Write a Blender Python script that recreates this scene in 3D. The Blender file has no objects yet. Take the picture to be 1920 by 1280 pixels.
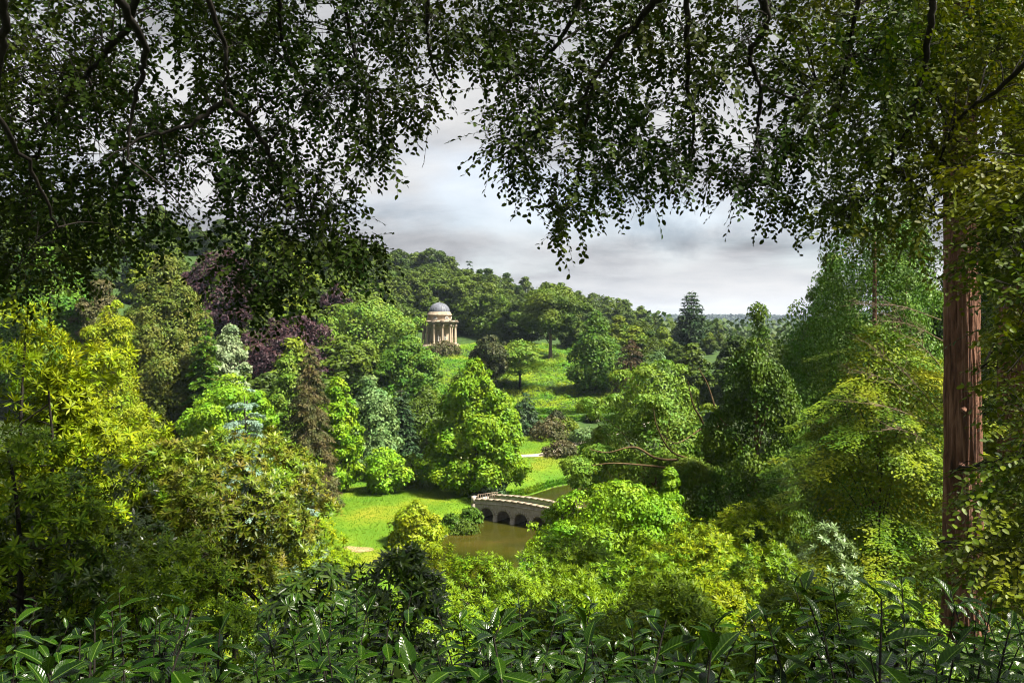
import bpy, math
import numpy as np

S = bpy.context.scene
COL = S.collection
rng = np.random.default_rng(11)
R = math.radians
F = 1493.0            # focal length in pixels of a 1920 px wide picture (28 mm lens)
CAMZ = 23.0           # eye height above the pond


def X(px, D):
    return (px - 960.0) / F * D


def Z(py, D):
    return CAMZ - (py - 600.0) * D / F


# ---------------------------------------------------------------- camera
cam = bpy.data.cameras.new('camera')
cam.lens = 28.0
cam.sensor_width = 36.0
cam.shift_y = -40.0 / 1920.0
cam.clip_start = 0.05
cam.clip_end = 9000
camo = bpy.data.objects.new('camera', cam)
COL.objects.link(camo)
camo.location = (0, 0, CAMZ)
camo.rotation_euler = (R(90), 0, 0)
S.camera = camo

# ---------------------------------------------------------------- sky, sun, exposure
SUN_EL, SUN_AZ = 56.0, 108.0          # azimuth clockwise from the view direction (+Y)
SKYV = 0.088
world = bpy.data.worlds.new('World')
S.world = world
world.use_nodes = True
wt = world.node_tree
wt.nodes.clear()


def N(t, typ, **kw):
    n = t.nodes.new(typ)
    for k, v in kw.items():
        if k == 'inp':
            for a, b in v.items():
                n.inputs[a].default_value = b
        else:
            setattr(n, k, v)
    return n


def ramp(t, stops, interp='LINEAR'):
    n = t.nodes.new('ShaderNodeValToRGB')
    n.color_ramp.interpolation = interp
    els = n.color_ramp.elements
    while len(els) < len(stops):
        els.new(0.5)
    for e, (p, c) in zip(els, stops):
        e.position = p
        e.color = (*c, 1) if len(c) == 3 else c
    return n


def build_world():
    t = wt
    L = t.links.new
    out = N(t, 'ShaderNodeOutputWorld')
    sky = N(t, 'ShaderNodeTexSky', sky_type='NISHITA')
    sky.sun_disc = False
    sky.sun_elevation = R(SUN_EL)
    sky.sun_rotation = R(SUN_AZ)
    bg1 = N(t, 'ShaderNodeBackground', inp={'Strength': 0.05})
    L(sky.outputs['Color'], bg1.inputs['Color'])
    tc = N(t, 'ShaderNodeTexCoord')
    sep = N(t, 'ShaderNodeSeparateXYZ')
    L(tc.outputs['Generated'], sep.inputs[0])
    zc = N(t, 'ShaderNodeMath', operation='MAXIMUM', inp={1: 0.0})
    L(sep.outputs['Z'], zc.inputs[0])
    za = N(t, 'ShaderNodeMath', operation='ADD', inp={1: 0.30})
    L(zc.outputs[0], za.inputs[0])
    dx = N(t, 'ShaderNodeMath', operation='DIVIDE')
    dy = N(t, 'ShaderNodeMath', operation='DIVIDE')
    L(sep.outputs['X'], dx.inputs[0]); L(za.outputs[0], dx.inputs[1])
    L(sep.outputs['Y'], dy.inputs[0]); L(za.outputs[0], dy.inputs[1])
    cb = N(t, 'ShaderNodeCombineXYZ')
    L(dx.outputs[0], cb.inputs[0]); L(dy.outputs[0], cb.inputs[1])
    mp = N(t, 'ShaderNodeMapping')
    mp.inputs['Location'].default_value = (3.1, 7.7, 0)
    mp.inputs['Scale'].default_value = (0.9, 1.35, 1)
    L(cb.outputs[0], mp.inputs['Vector'])
    n1 = N(t, 'ShaderNodeTexNoise', inp={'Scale': 1.25, 'Detail': 9.0, 'Roughness': 0.6, 'Distortion': 0.35})
    n2 = N(t, 'ShaderNodeTexNoise', inp={'Scale': 2.6, 'Detail': 6.0, 'Roughness': 0.55, 'Distortion': 0.2})
    L(mp.outputs[0], n1.inputs['Vector']); L(mp.outputs[0], n2.inputs['Vector'])
    mx = N(t, 'ShaderNodeMath', operation='MULTIPLY_ADD', inp={1: 0.45})
    L(n2.outputs['Fac'], mx.inputs[0]); L(n1.outputs['Fac'], mx.inputs[2])
    v = SKYV
    cr = ramp(t, [(0.54, (.46*v, .47*v, .50*v)), (0.65, (.78*v, .79*v, .82*v)), (0.74, (1.0*v, 1.01*v, 1.03*v)), (0.88, (1.24*v, 1.23*v, 1.22*v))])
    L(mx.outputs[0], cr.inputs[0])
    # one small dark scud cloud low over the valley
    mpd = N(t, 'ShaderNodeMapping', vector_type='POINT')
    mpd.inputs['Location'].default_value = (-.208 * 14, -.972 * 2, -.107 * 34)
    mpd.inputs['Scale'].default_value = (14, 2, 34)
    nd = N(t, 'ShaderNodeTexNoise', inp={'Scale': 16.0, 'Detail': 5.0, 'Roughness': .6})
    L(tc.outputs['Generated'], nd.inputs['Vector'])
    L(tc.outputs['Generated'], mpd.inputs['Vector'])
    ln = N(t, 'ShaderNodeVectorMath', operation='LENGTH')
    L(mpd.outputs[0], ln.inputs[0])
    sb = N(t, 'ShaderNodeMath', operation='MULTIPLY_ADD', inp={1: 2.6, 2: -1.3})
    L(nd.outputs['Fac'], sb.inputs[0])
    sm = N(t, 'ShaderNodeMath', operation='ADD')
    L(ln.outputs['Value'], sm.inputs[0]); L(sb.outputs[0], sm.inputs[1])
    rd = ramp(t, [(.15, (.50, .51, .55)), (.95, (1, 1, 1))])
    L(sm.outputs[0], rd.inputs[0])
    md = N(t, 'ShaderNodeMix', data_type='RGBA', blend_type='MULTIPLY')
    md.inputs[0].default_value = 1.0
    L(cr.outputs[0], md.inputs[6]); L(rd.outputs[0], md.inputs[7])
    bg2 = N(t, 'ShaderNodeBackground', inp={'Strength': 1.0})
    L(md.outputs[2], bg2.inputs['Color'])
    # thin blue windows between the clouds
    n3 = N(t, 'ShaderNodeTexNoise', inp={'Scale': 1.5, 'Detail': 5.0, 'Roughness': 0.5})
    mp3 = N(t, 'ShaderNodeMapping')
    mp3.inputs['Location'].default_value = (11.0, 2.0, 0)
    L(cb.outputs[0], mp3.inputs['Vector']); L(mp3.outputs[0], n3.inputs['Vector'])
    cv = ramp(t, [(0.50, (1, 1, 1)), (0.66, (.82, .82, .82))])
    L(n3.outputs['Fac'], cv.inputs[0])
    mix = N(t, 'ShaderNodeMixShader')
    L(cv.outputs[0], mix.inputs[0]); L(bg1.outputs[0], mix.inputs[1]); L(bg2.outputs[0], mix.inputs[2])
    L(mix.outputs[0], out.inputs['Surface'])


build_world()
sun = bpy.data.lights.new('sun', 'SUN')
sun.energy = 3.2
sun.angle = R(10)
sun.color = (1.0, 0.93, 0.80)
suno = bpy.data.objects.new('sun', sun)
COL.objects.link(suno)
suno.rotation_euler = (R(90 - SUN_EL), 0, R(180 - SUN_AZ))
S.view_settings.view_transform = 'Standard'
S.view_settings.look = 'None'
S.view_settings.gamma = 1.0
S.view_settings.use_curve_mapping = False
S.view_settings.exposure = 2.95
S.cycles.max_bounces = 7
S.cycles.diffuse_bounces = 2
S.cycles.pixel_filter_type = 'BLACKMAN_HARRIS'
S.cycles.filter_width = 1.1
S.cycles.glossy_bounces = 2
S.cycles.transmission_bounces = 3
S.cycles.transparent_max_bounces = 4
S.cycles.sample_clamp_indirect = 4.0


# ---------------------------------------------------------------- materials
ALB = 0.70     # overall level of the base colours


def dim(c):
    return tuple(v * ALB for v in c)


def leaf_mat(name, c1, c2, c3=None, trans=0.32, rough=0.55, spec=0.14, nscale=0.6, tcol=(1.25, 1.15, .6)):
    m = bpy.data.materials.new(name)
    m.use_nodes = True
    t = m.node_tree
    t.nodes.clear()
    L = t.links.new
    out = N(t, 'ShaderNodeOutputMaterial')
    geo = N(t, 'ShaderNodeNewGeometry')
    oi = N(t, 'ShaderNodeObjectInfo')
    ad = N(t, 'ShaderNodeMath', operation='ADD')
    L(geo.outputs['Random Per Island'], ad.inputs[0]); L(oi.outputs['Random'], ad.inputs[1])
    fr = N(t, 'ShaderNodeMath', operation='FRACT')
    L(ad.outputs[0], fr.inputs[0])
    c1, c2 = dim(c1), dim(c2)
    c3 = dim(c3) if c3 is not None else None
    cm = tuple((a + b) / 2 for a, b in zip(c1, c2))
    cr = ramp(t, [(0.0, c1), (0.5, cm), (1.0, c2)])
    L(fr.outputs[0], cr.inputs[0])
    col = cr.outputs[0]
    tc = N(t, 'ShaderNodeTexCoord')
    if c3 is not None:
        no = N(t, 'ShaderNodeTexNoise', inp={'Scale': nscale, 'Detail': 2.0})
        L(tc.outputs['Object'], no.inputs['Vector'])
        rr = ramp(t, [(0.42, (0, 0, 0)), (0.66, (1, 1, 1))])
        L(no.outputs['Fac'], rr.inputs[0])
        mx = N(t, 'ShaderNodeMix', data_type='RGBA')
        L(rr.outputs[0], mx.inputs[0]); L(col, mx.inputs[6])
        mx.inputs[7].default_value = (*c3, 1)
        col = mx.outputs[2]
    hs = N(t, 'ShaderNodeHueSaturation')
    mr = N(t, 'ShaderNodeMapRange', inp={3: 0.82, 4: 1.18})
    L(oi.outputs['Random'], mr.inputs[0]); L(mr.outputs[0], hs.inputs['Value']); L(col, hs.inputs['Color'])
    nv = N(t, 'ShaderNodeTexNoise', inp={'Scale': nscale * .8, 'Detail': 3.0})
    L(tc.outputs['Object'], nv.inputs['Vector'])
    hm = N(t, 'ShaderNodeMapRange', inp={1: .3, 2: .7, 3: .478, 4: .522})
    L(nv.outputs['Fac'], hm.inputs[0]); L(hm.outputs[0], hs.inputs['Hue'])
    pb = N(t, 'ShaderNodeBsdfPrincipled', inp={'Roughness': rough, 'Specular IOR Level': spec})
    L(hs.outputs[0], pb.inputs['Base Color'])
    tb = N(t, 'ShaderNodeBsdfTranslucent')
    tm = N(t, 'ShaderNodeMix', data_type='RGBA', blend_type='MULTIPLY')
    tm.inputs[0].default_value = 1.0
    tm.inputs[7].default_value = (*tcol, 1)
    L(hs.outputs[0], tm.inputs[6]); L(tm.outputs[2], tb.inputs['Color'])
    ms = N(t, 'ShaderNodeMixShader')
    ms.inputs[0].default_value = trans * .68
    L(pb.outputs[0], ms.inputs[1]); L(tb.outputs[0], ms.inputs[2]); L(ms.outputs[0], out.inputs['Surface'])
    return m


def noise_mat(name, stops, scale=3.0, stretch=(1, 1, 1), rough=0.85, bump=0.3, bscale=None, detail=8, spec=0.2, dist=0.0, bdist=0.05):
    m = bpy.data.materials.new(name)
    m.use_nodes = True
    t = m.node_tree
    L = t.links.new
    pb = t.nodes['Principled BSDF']
    pb.inputs['Roughness'].default_value = rough
    pb.inputs['Specular IOR Level'].default_value = spec
    tc = N(t, 'ShaderNodeTexCoord')
    mp = N(t, 'ShaderNodeMapping')
    mp.inputs['Scale'].default_value = stretch
    L(tc.outputs['Object'], mp.inputs['Vector'])
    no = N(t, 'ShaderNodeTexNoise', inp={'Scale': scale, 'Detail': detail, 'Roughness': .62, 'Distortion': dist})
    L(mp.outputs[0], no.inputs['Vector'])
    cr = ramp(t, [(p_, dim(c_)) for p_, c_ in stops])
    L(no.outputs['Fac'], cr.inputs[0])
    L(cr.outputs[0], pb.inputs['Base Color'])
    if bump:
        n2 = N(t, 'ShaderNodeTexNoise', inp={'Scale': bscale or scale * 2, 'Detail': 6.0, 'Roughness': .65})
        L(mp.outputs[0], n2.inputs['Vector'])
        bp = N(t, 'ShaderNodeBump', inp={'Strength': bump, 'Distance': bdist})
        L(n2.outputs['Fac'], bp.inputs['Height'])
        L(bp.outputs[0], pb.inputs['Normal'])
    return m


M = {}
M['lime'] = leaf_mat('leaf_lime', (.080, .19, .004), (.16, .30, .006), (.19, .31, .006), trans=.35)
M['mid'] = leaf_mat('leaf_mid_green', (0.035, 0.103, 0.007), (0.075, 0.162, 0.011), (0.100, 0.184, 0.012))
M['soft'] = leaf_mat('leaf_soft_green', (0.060, 0.140, 0.011), (0.130, 0.227, 0.018), (0.140, 0.216, 0.018))
M['forest'] = leaf_mat('leaf_forest', (.032, .075, .005), (.070, .13, .008), (.095, .14, .008), nscale=.12)
M['forest_dark'] = leaf_mat('leaf_forest_dark', (.020, .052, .006), (.045, .092, .008), (.055, .09, .007), nscale=.12)
M['forest_yellow'] = leaf_mat('leaf_forest_yellow', (0.070, 0.140, 0.007), (0.140, 0.216, 0.011), (0.170, 0.216, 0.009), nscale=.2)
M['yellow'] = leaf_mat('leaf_yellow_green', (0.120, 0.205, 0.005), (0.240, 0.302, 0.007), (0.220, 0.259, 0.006), trans=.38)
M['maple'] = leaf_mat('leaf_bright_maple', (0.085, 0.216, 0.006), (0.170, 0.324, 0.011), (0.200, 0.335, 0.011), trans=.36)
M['copper'] = leaf_mat('leaf_copper', (.018, .010, .013), (.042, .020, .028), (.055, .024, .026), trans=.15, tcol=(1.2, .7, .7))
M['olive'] = leaf_mat('leaf_olive_cypress', (0.050, 0.092, 0.009), (0.120, 0.162, 0.018), (0.130, 0.140, 0.021))
M['grey'] = leaf_mat('leaf_grey_green', (.065, .14, .035), (.13, .23, .07), (.16, .25, .08))
M['white'] = leaf_mat('leaf_variegated', (.10, .18, .06), (.30, .38, .20), (.34, .42, .24))
M['blue'] = leaf_mat('needle_blue_cedar', (.12, .22, .15), (.26, .36, .28), (.20, .33, .24), trans=.15)
M['brown'] = leaf_mat('needle_brown_spruce', (.045, .045, .012), (.10, .075, .025), (.05, .07, .018), trans=.12)
M['rust'] = leaf_mat('needle_rust', (.04, .026, .010), (.085, .052, .02), (.05, .05, .015), trans=.12)
M['thuja'] = leaf_mat('needle_thuja', (.022, .060, .004), (.060, .120, .006), (.075, .13, .006), trans=.22)
M['cedar_red'] = leaf_mat('needle_tall_cedar', (0.040, 0.113, 0.007), (0.085, 0.184, 0.012), (0.110, 0.216, 0.018), trans=.25)
M['dark_con'] = leaf_mat('needle_dark', (.016, .045, .016), (.035, .08, .022), (.04, .085, .02), trans=.12)
M['yew'] = leaf_mat('needle_yew', (.016, .03, .008), (.045, .06, .012), (.05, .055, .012), trans=.12)
M['hornbeam'] = leaf_mat('leaf_hornbeam', (.045, .12, .004), (.14, .24, .006), (.27, .31, .008), trans=.36, nscale=.5)
M['beech_near'] = leaf_mat('leaf_beech_near', (.032, .085, .003), (.13, .19, .005), (.17, .20, .005), trans=.36, rough=.5, spec=.2, nscale=.7)
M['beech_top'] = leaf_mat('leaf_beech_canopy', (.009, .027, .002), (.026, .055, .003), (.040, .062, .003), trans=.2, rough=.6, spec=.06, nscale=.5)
M['acer'] = leaf_mat('leaf_acer', (0.075, 0.194, 0.005), (0.160, 0.313, 0.007), (0.190, 0.302, 0.007), trans=.36)
M['rhodo_y'] = leaf_mat('leaf_rhododendron_yellow', (.05, .115, .002), (.30, .36, .004), (.17, .26, .004), trans=.36, rough=.5, spec=.10, nscale=.9)
M['rhodo_o'] = leaf_mat('leaf_rhododendron_olive', (.035, .095, .003), (.17, .24, .006), (.135, .12, .012), trans=.34, rough=.45, spec=.22, nscale=1.6)
M['rhodo_g'] = leaf_mat('leaf_rhododendron_green', (.025, .095, .002), (.20, .33, .005), (.12, .19, .004), trans=.32, rough=.5, spec=.14, nscale=.9)
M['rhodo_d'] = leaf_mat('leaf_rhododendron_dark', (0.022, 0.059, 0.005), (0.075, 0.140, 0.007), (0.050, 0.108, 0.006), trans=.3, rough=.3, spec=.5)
M['rhodo_w'] = leaf_mat('leaf_rhododendron_pale', (.05, .11, .02), (.13, .21, .06), (.15, .23, .08), trans=.25, rough=.45, spec=.3)
M['laurel'] = leaf_mat('leaf_laurel', (.004, .022, .001), (.027, .085, .002), None, trans=.34, rough=.25, spec=.30)
M['bracken'] = leaf_mat('leaf_bracken', (.040, .13, .004), (.11, .24, .006), (.19, .27, .006), nscale=.16)
M['turf'] = leaf_mat('turf_blades', (.060, .145, .004), (.095, .18, .005), (.13, .19, .005), nscale=.12)
M['hedge'] = leaf_mat('leaf_hedge', (0.060, 0.162, 0.006), (0.130, 0.270, 0.008), None)
M['far'] = leaf_mat('needle_far', (.010, .028, .018), (.020, .045, .026), None, trans=.1)
M['shrub_brown'] = leaf_mat('leaf_brown_shrub', (.06, .06, .02), (.13, .11, .045), (.08, .09, .03))

M['bark'] = noise_mat('bark_grey', [(.3, (.035, .028, .02)), (.7, (.11, .09, .065))], 4, (1, 1, .25), bump=.7)
M['bark_dark'] = noise_mat('bark_dark', [(.3, (.012, .010, .008)), (.7, (.04, .034, .026))], 5, (1, 1, .3), bump=.6)
M['bark_orange'] = noise_mat('bark_lichen', [(.3, (.035, .022, .012)), (.55, (.10, .065, .025)), (.8, (.16, .12, .04))], 3, (1, 1, 1), bump=.5)
M['bark_pale'] = noise_mat('bark_pale', [(.3, (.12, .09, .06)), (.7, (.26, .2, .14))], 3, (1, 1, .3), bump=.5)
M['twig_pale'] = noise_mat('twig_dry', [(.3, (.10, .07, .045)), (.7, (.23, .17, .11))], 5, bump=0)
M['bark_red'] = noise_mat('bark_redwood', [(.3, (.035, .017, .011)), (.5, (.185, .088, .054)), (.72, (.36, .20, .135))], 4.5, (1, 1, .16), bump=1.0, bscale=9, bdist=.12, dist=.6)
M['soil'] = noise_mat('woodland_floor', [(.3, (.018, .022, .008)), (.55, (.03, .05, .012)), (.8, (.05, .055, .02))], .8, bump=.5)
M['hill'] = noise_mat('hillside_growth', [(.3, (.015, .035, .006)), (.55, (.03, .065, .008)), (.8, (.05, .095, .010))], .25, bump=.6, bdist=.3)
M['stone'] = noise_mat('temple_stone', [(.25, (.20, .15, .10)), (.5, (.42, .33, .24)), (.75, (.56, .47, .36))], 1.3, (1, 1, .5), rough=.9, bump=.3)
M['stone_dark'] = noise_mat('weathered_stone', [(.25, (.12, .10, .075)), (.5, (.27, .22, .16)), (.75, (.40, .34, .27))], 1.6, rough=.9, bump=.4)
M['bridge_stone'] = noise_mat('bridge_stone', [(.25, (.15, .125, .10)), (.42, (.34, .29, .24)), (.6, (.46, .42, .36)), (.8, (.60, .57, .52))], 1.9, rough=.9, bump=.7, dist=.4)
M['lead'] = noise_mat('dome_lead', [(.3, (.075, .082, .105)), (.7, (.16, .17, .205))], 1.4, (1, 1, .6), rough=.6, bump=.1)
M['marble'] = noise_mat('statue_stone', [(.3, (.55, .53, .48)), (.7, (.74, .72, .68))], 3, bump=.1)
M['glass'] = noise_mat('window_glass', [(.3, (.02, .025, .03)), (.7, (.05, .055, .06))], 2, rough=.15, bump=0, spec=.6)
M['wood'] = noise_mat('rail_wood', [(.3, (.10, .075, .05)), (.7, (.22, .17, .12))], 6, bump=.2)
M['sand'] = noise_mat('bare_sand', [(.3, (.16, .13, .05)), (.7, (.33, .25, .13))], 2, bump=.2)
M['gravel'] = noise_mat('path_gravel', [(.3, (.42, .36, .27)), (.7, (.6, .53, .42))], 3, bump=.2)


def lawn_material():
    m = bpy.data.materials.new('lawn_grass')
    m.use_nodes = True
    t = m.node_tree
    L = t.links.new
    pb = t.nodes['Principled BSDF']
    pb.inputs['Roughness'].default_value = .8
    pb.inputs['Specular IOR Level'].default_value = .15
    tc = N(t, 'ShaderNodeTexCoord')
    n1 = N(t, 'ShaderNodeTexNoise', inp={'Scale': .11, 'Detail': 6.0, 'Roughness': .6})
    L(tc.outputs['Object'], n1.inputs['Vector'])
    cr = ramp(t, [(p_, dim(c_)) for p_, c_ in [(.36, (.055, .14, .003)), (.5, (.09, .17, .004)), (.62, (.15, .19, .006)), (.76, (.25, .22, .02))]])
    L(n1.outputs['Fac'], cr.inputs[0])
    n2 = N(t, 'ShaderNodeTexNoise', inp={'Scale': 2.2, 'Detail': 8.0, 'Roughness': .75})
    L(tc.outputs['Object'], n2.inputs['Vector'])
    r2 = ramp(t, [(.3, (.78, .80, .78)), (.7, (1.12, 1.1, 1.1))])
    L(n2.outputs['Fac'], r2.inputs[0])
    mx = N(t, 'ShaderNodeMix', data_type='RGBA', blend_type='MULTIPLY')
    mx.inputs[0].default_value = 1
    L(cr.outputs[0], mx.inputs[6]); L(r2.outputs[0], mx.inputs[7])
    L(mx.outputs[2], pb.inputs['Base Color'])
    bp = N(t, 'ShaderNodeBump', inp={'Strength': .6, 'Distance': .12})
    L(n2.outputs['Fac'], bp.inputs['Height']); L(bp.outputs[0], pb.inputs['Normal'])
    return m


M['lawn'] = lawn_material()


def water_material():
    m = bpy.data.materials.new('pond_water')
    m.use_nodes = True
    t = m.node_tree
    L = t.links.new
    pb = t.nodes['Principled BSDF']
    pb.inputs['Roughness'].default_value = .03
    pb.inputs['IOR'].default_value = 1.33
    tc = N(t, 'ShaderNodeTexCoord')
    n1 = N(t, 'ShaderNodeTexNoise', inp={'Scale': .16, 'Detail': 5.0, 'Roughness': .6})
    mp0 = N(t, 'ShaderNodeMapping')
    mp0.inputs['Scale'].default_value = (.6, 1.6, 1)
    L(tc.outputs['Object'], mp0.inputs[0]); L(mp0.outputs[0], n1.inputs['Vector'])
    cr = ramp(t, [(.3, (.010, .014, .002)), (.55, (.024, .023, .003)), (.78, (.050, .035, .007))])
    L(n1.outputs['Fac'], cr.inputs[0]); L(cr.outputs[0], pb.inputs['Base Color'])
    mp = N(t, 'ShaderNodeMapping')
    mp.inputs['Scale'].default_value = (1, 2.2, 1)
    L(tc.outputs['Object'], mp.inputs[0])
    n2 = N(t, 'ShaderNodeTexNoise', inp={'Scale': 2.2, 'Detail': 4.0})
    L(mp.outputs[0], n2.inputs['Vector'])
    bp = N(t, 'ShaderNodeBump', inp={'Strength': .25, 'Distance': .05})
    L(n2.outputs['Fac'], bp.inputs['Height']); L(bp.outputs[0], pb.inputs['Normal'])
    return m


M['water'] = water_material()


# ---------------------------------------------------------------- mesh helpers
def mesh_np(name, V, Fq, mat=None, smooth=False):
    V = np.ascontiguousarray(V, dtype=np.float32)
    Fq = np.ascontiguousarray(Fq, dtype=np.int32)
    me = bpy.data.meshes.new(name)
    k = Fq.shape[1]
    me.vertices.add(len(V))
    me.vertices.foreach_set('co', V.ravel())
    me.loops.add(Fq.size)
    me.loops.foreach_set('vertex_index', Fq.ravel())
    me.polygons.add(len(Fq))
    me.polygons.foreach_set('loop_start', np.arange(0, Fq.size, k, dtype=np.int32))
    me.update(calc_edges=True)
    if smooth:
        me.polygons.foreach_set('use_smooth', np.ones(len(Fq), dtype=bool))
    if mat is not None:
        me.materials.append(mat)
    return me


class Buf:
    """collects quads"""

    def __init__(self):
        self.v, self.f, self.n = [], [], 0

    def add(self, V, Fq):
        V = np.asarray(V, float).reshape(-1, 3)
        self.v.append(V)
        self.f.append(np.asarray(Fq, int) + self.n)
        self.n += len(V)
        return self

    def tube(self, pts, rad, sides=6, cap=False):
        pts = np.asarray(pts, float)
        n = len(pts)
        rad = np.broadcast_to(np.asarray(rad, float), (n,))
        tg = np.gradient(pts, axis=0)
        tg /= np.linalg.norm(tg, axis=1)[:, None] + 1e-9
        ref = np.tile(np.array([0., 0, 1]), (n, 1))
        ref[np.abs(tg[:, 2]) > .9] = (1, 0, 0)
        if np.abs(tg[:, 2]).max() > .9:
            ref[:] = (1, 0, 0) if np.abs(tg[:, 0]).max() < .95 else (0.3, .95, .1)
        a = np.cross(tg, ref)
        a /= np.linalg.norm(a, axis=1)[:, None] + 1e-9
        b = np.cross(tg, a)
        th = np.linspace(0, 2 * np.pi, sides, endpoint=False)
        V = pts[:, None] + rad[:, None, None] * (np.cos(th)[None, :, None] * a[:, None] + np.sin(th)[None, :, None] * b[:, None])
        V = V.reshape(-1, 3)
        i, j = np.meshgrid(np.arange(n - 1), np.arange(sides), indexing='ij')
        j2 = (j + 1) % sides
        Fq = np.stack([i * sides + j, i * sides + j2, (i + 1) * sides + j2, (i + 1) * sides + j], -1).reshape(-1, 4)
        return self.add(V, Fq)

    def box(self, c, s, rz=0.0):
        c = np.asarray(c, float)
        h = np.asarray(s, float) / 2
        V = np.array([[x, y, z] for x in (-1, 1) for y in (-1, 1) for z in (-1, 1)]) * h
        cs, sn = math.cos(rz), math.sin(rz)
        V = np.stack([V[:, 0] * cs - V[:, 1] * sn, V[:, 0] * sn + V[:, 1] * cs, V[:, 2]], 1) + c
        return self.add(V, [[0, 1, 3, 2], [4, 6, 7, 5], [0, 4, 5, 1], [2, 3, 7, 6], [0, 2, 6, 4], [1, 5, 7, 3]])

    def lathe(self, prof, sides=24, c=(0, 0, 0), a0=0.0, a1=2 * math.pi):
        prof = np.asarray(prof, float)
        full = abs(a1 - a0 - 2 * math.pi) < 1e-6
        th = np.linspace(a0, a1, sides + (0 if full else 1), endpoint=not full)
        m = len(th)
        V = np.stack([prof[:, None, 0] * np.cos(th), prof[:, None, 0] * np.sin(th), np.repeat(prof[:, None, 1], m, 1)], -1).reshape(-1, 3) + np.asarray(c, float)
        i, j = np.meshgrid(np.arange(len(prof) - 1), np.arange(m if full else m - 1), indexing='ij')
        j2 = (j + 1) % m
        return self.add(V, np.stack([i * m + j, i * m + j2, (i + 1) * m + j2, (i + 1) * m + j], -1).reshape(-1, 4))

    def arrays(self):
        return np.concatenate(self.v), np.concatenate(self.f)

    def mesh(self, name, mat, smooth=False):
        V, Fq = self.arrays()
        return mesh_np(name, V, Fq, mat, smooth)


def link(name, me, parent=None, loc=None, rz=0.0, scale=None):
    o = bpy.data.objects.new(name, me)
    COL.objects.link(o)
    if parent is not None:
        o.parent = parent
    if loc is not None:
        o.location = loc
    if rz:
        o.rotation_euler = (0, 0, rz)
    if scale is not None:
        o.scale = scale if hasattr(scale, '__len__') else (scale,) * 3
    return o


def thing(name, label, cat, loc=(0, 0, 0), rz=0.0, group=None):
    o = link(name, None, None, loc, rz)
    o['label'] = label
    o['category'] = cat
    if group:
        o['group'] = group
    return o


def kind(o, k):
    o['kind'] = k
    return o


def nrm(a):
    return a / (np.linalg.norm(a, axis=-1, keepdims=True) + 1e-9)


# leaf templates: verts (u along, v across, w out of plane), quads
T_DIAMOND = (np.array([[0, 0, 0], [.45, .5, .08], [1, 0, 0], [.45, -.5, .08]]), np.array([[0, 3, 2, 1]]))
T_OVAL = (np.array([[0, 0, 0], [.28, .46, .10], [.72, .42, .08], [1, 0, -.06], [.72, -.42, .08], [.28, -.46, .10]]),
          np.array([[0, 3, 2, 1], [0, 5, 4, 3]]))
T_SPRAY = (np.array([[0, .0, 0], [.35, .5, -.05], [1, .12, -.2], [.8, -.15, -.1], [.3, -.5, .02]]), None)


def leaves(pos, axis, normal, length, width, tmpl=T_DIAMOND):
    tv, tf = tmpl
    n, k = len(pos), len(tv)
    axis = nrm(axis)
    side = nrm(np.cross(normal, axis))
    normal = np.cross(axis, side)
    length = np.broadcast_to(np.asarray(length, float), (n,))
    width = np.broadcast_to(np.asarray(width, float), (n,))
    V = (pos[:, None] + length[:, None, None] * tv[None, :, 0, None] * axis[:, None]
         + width[:, None, None] * (tv[None, :, 1, None] * side[:, None] + tv[None, :, 2, None] * normal[:, None]))
    Fq = (np.arange(n)[:, None, None] * k + tf[None]).reshape(-1, 4)
    return V.reshape(-1, 3), Fq


def catmull(P, sub=6):
    P = np.asarray(P, float)
    Q = np.vstack([2 * P[0] - P[1], P, 2 * P[-1] - P[-2]])
    out = []
    for i in range(1, len(Q) - 2):
        for t in np.linspace(0, 1, sub, endpoint=False):
            a, b, c, d = Q[i - 1], Q[i], Q[i + 1], Q[i + 2]
            out.append(.5 * ((2 * b) + (c - a) * t + (2 * a - 5 * b + 4 * c - d) * t * t + (-a + 3 * b - 3 * c + d) * t ** 3))
    out.append(P[-1])
    return np.array(out)


def ss(a, b, x):
    t = np.clip((x - a) / (b - a), 0, 1)
    return t * t * (3 - 2 * t)


# ---------------------------------------------------------------- terrain
POND = np.array([(-9, 66), (-9.2, 72), (-8.6, 78), (-7.3, 84), (-4.6, 92.5), (-3.0, 97), (-0.5, 102.5), (2.5, 105), (6, 110), (11, 114), (18, 117), (34, 121),
                 (34, 108), (22, 103), (14, 95), (9.0, 88), (9.5, 80), (12, 70), (4, 64), (-4, 63)], float)
PY = np.array([-300, -30, 0, 3, 8, 15, 30, 50, 60, 70, 95, 125, 150, 165, 205, 238, 320, 430, 600, 1000, 2300, 2850, 3900], float)
PZ = np.array([24, 22.4, 21.3, 20.7, 18.9, 15.9, 10.6, 4.6, 2.0, 1.1, 1.1, 1.7, 3.4, 4.6, 11.0, 15.3, 22, 20, 4, -8, 4, 30, 22], float)


def poly_sd(x, y, P):
    """signed distance to a polygon, negative inside"""
    d = np.full(x.shape, 1e9)
    ins = np.zeros(x.shape, bool)
    n = len(P)
    for i in range(n):
        a, b = P[i], P[(i + 1) % n]
        e = b - a
        wx, wy = x - a[0], y - a[1]
        t = np.clip((wx * e[0] + wy * e[1]) / (e @ e), 0, 1)
        d = np.minimum(d, np.hypot(wx - e[0] * t, wy - e[1] * t))
        c = ((a[1] > y) != (b[1] > y)) & (x < (b[0] - a[0]) * (y - a[1]) / (b[1] - a[1] + 1e-12) + a[0])
        ins ^= c
    return np.where(ins, -d, d)


TEMPLE = (X(824, 238), 238.0, 15.35)


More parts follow.
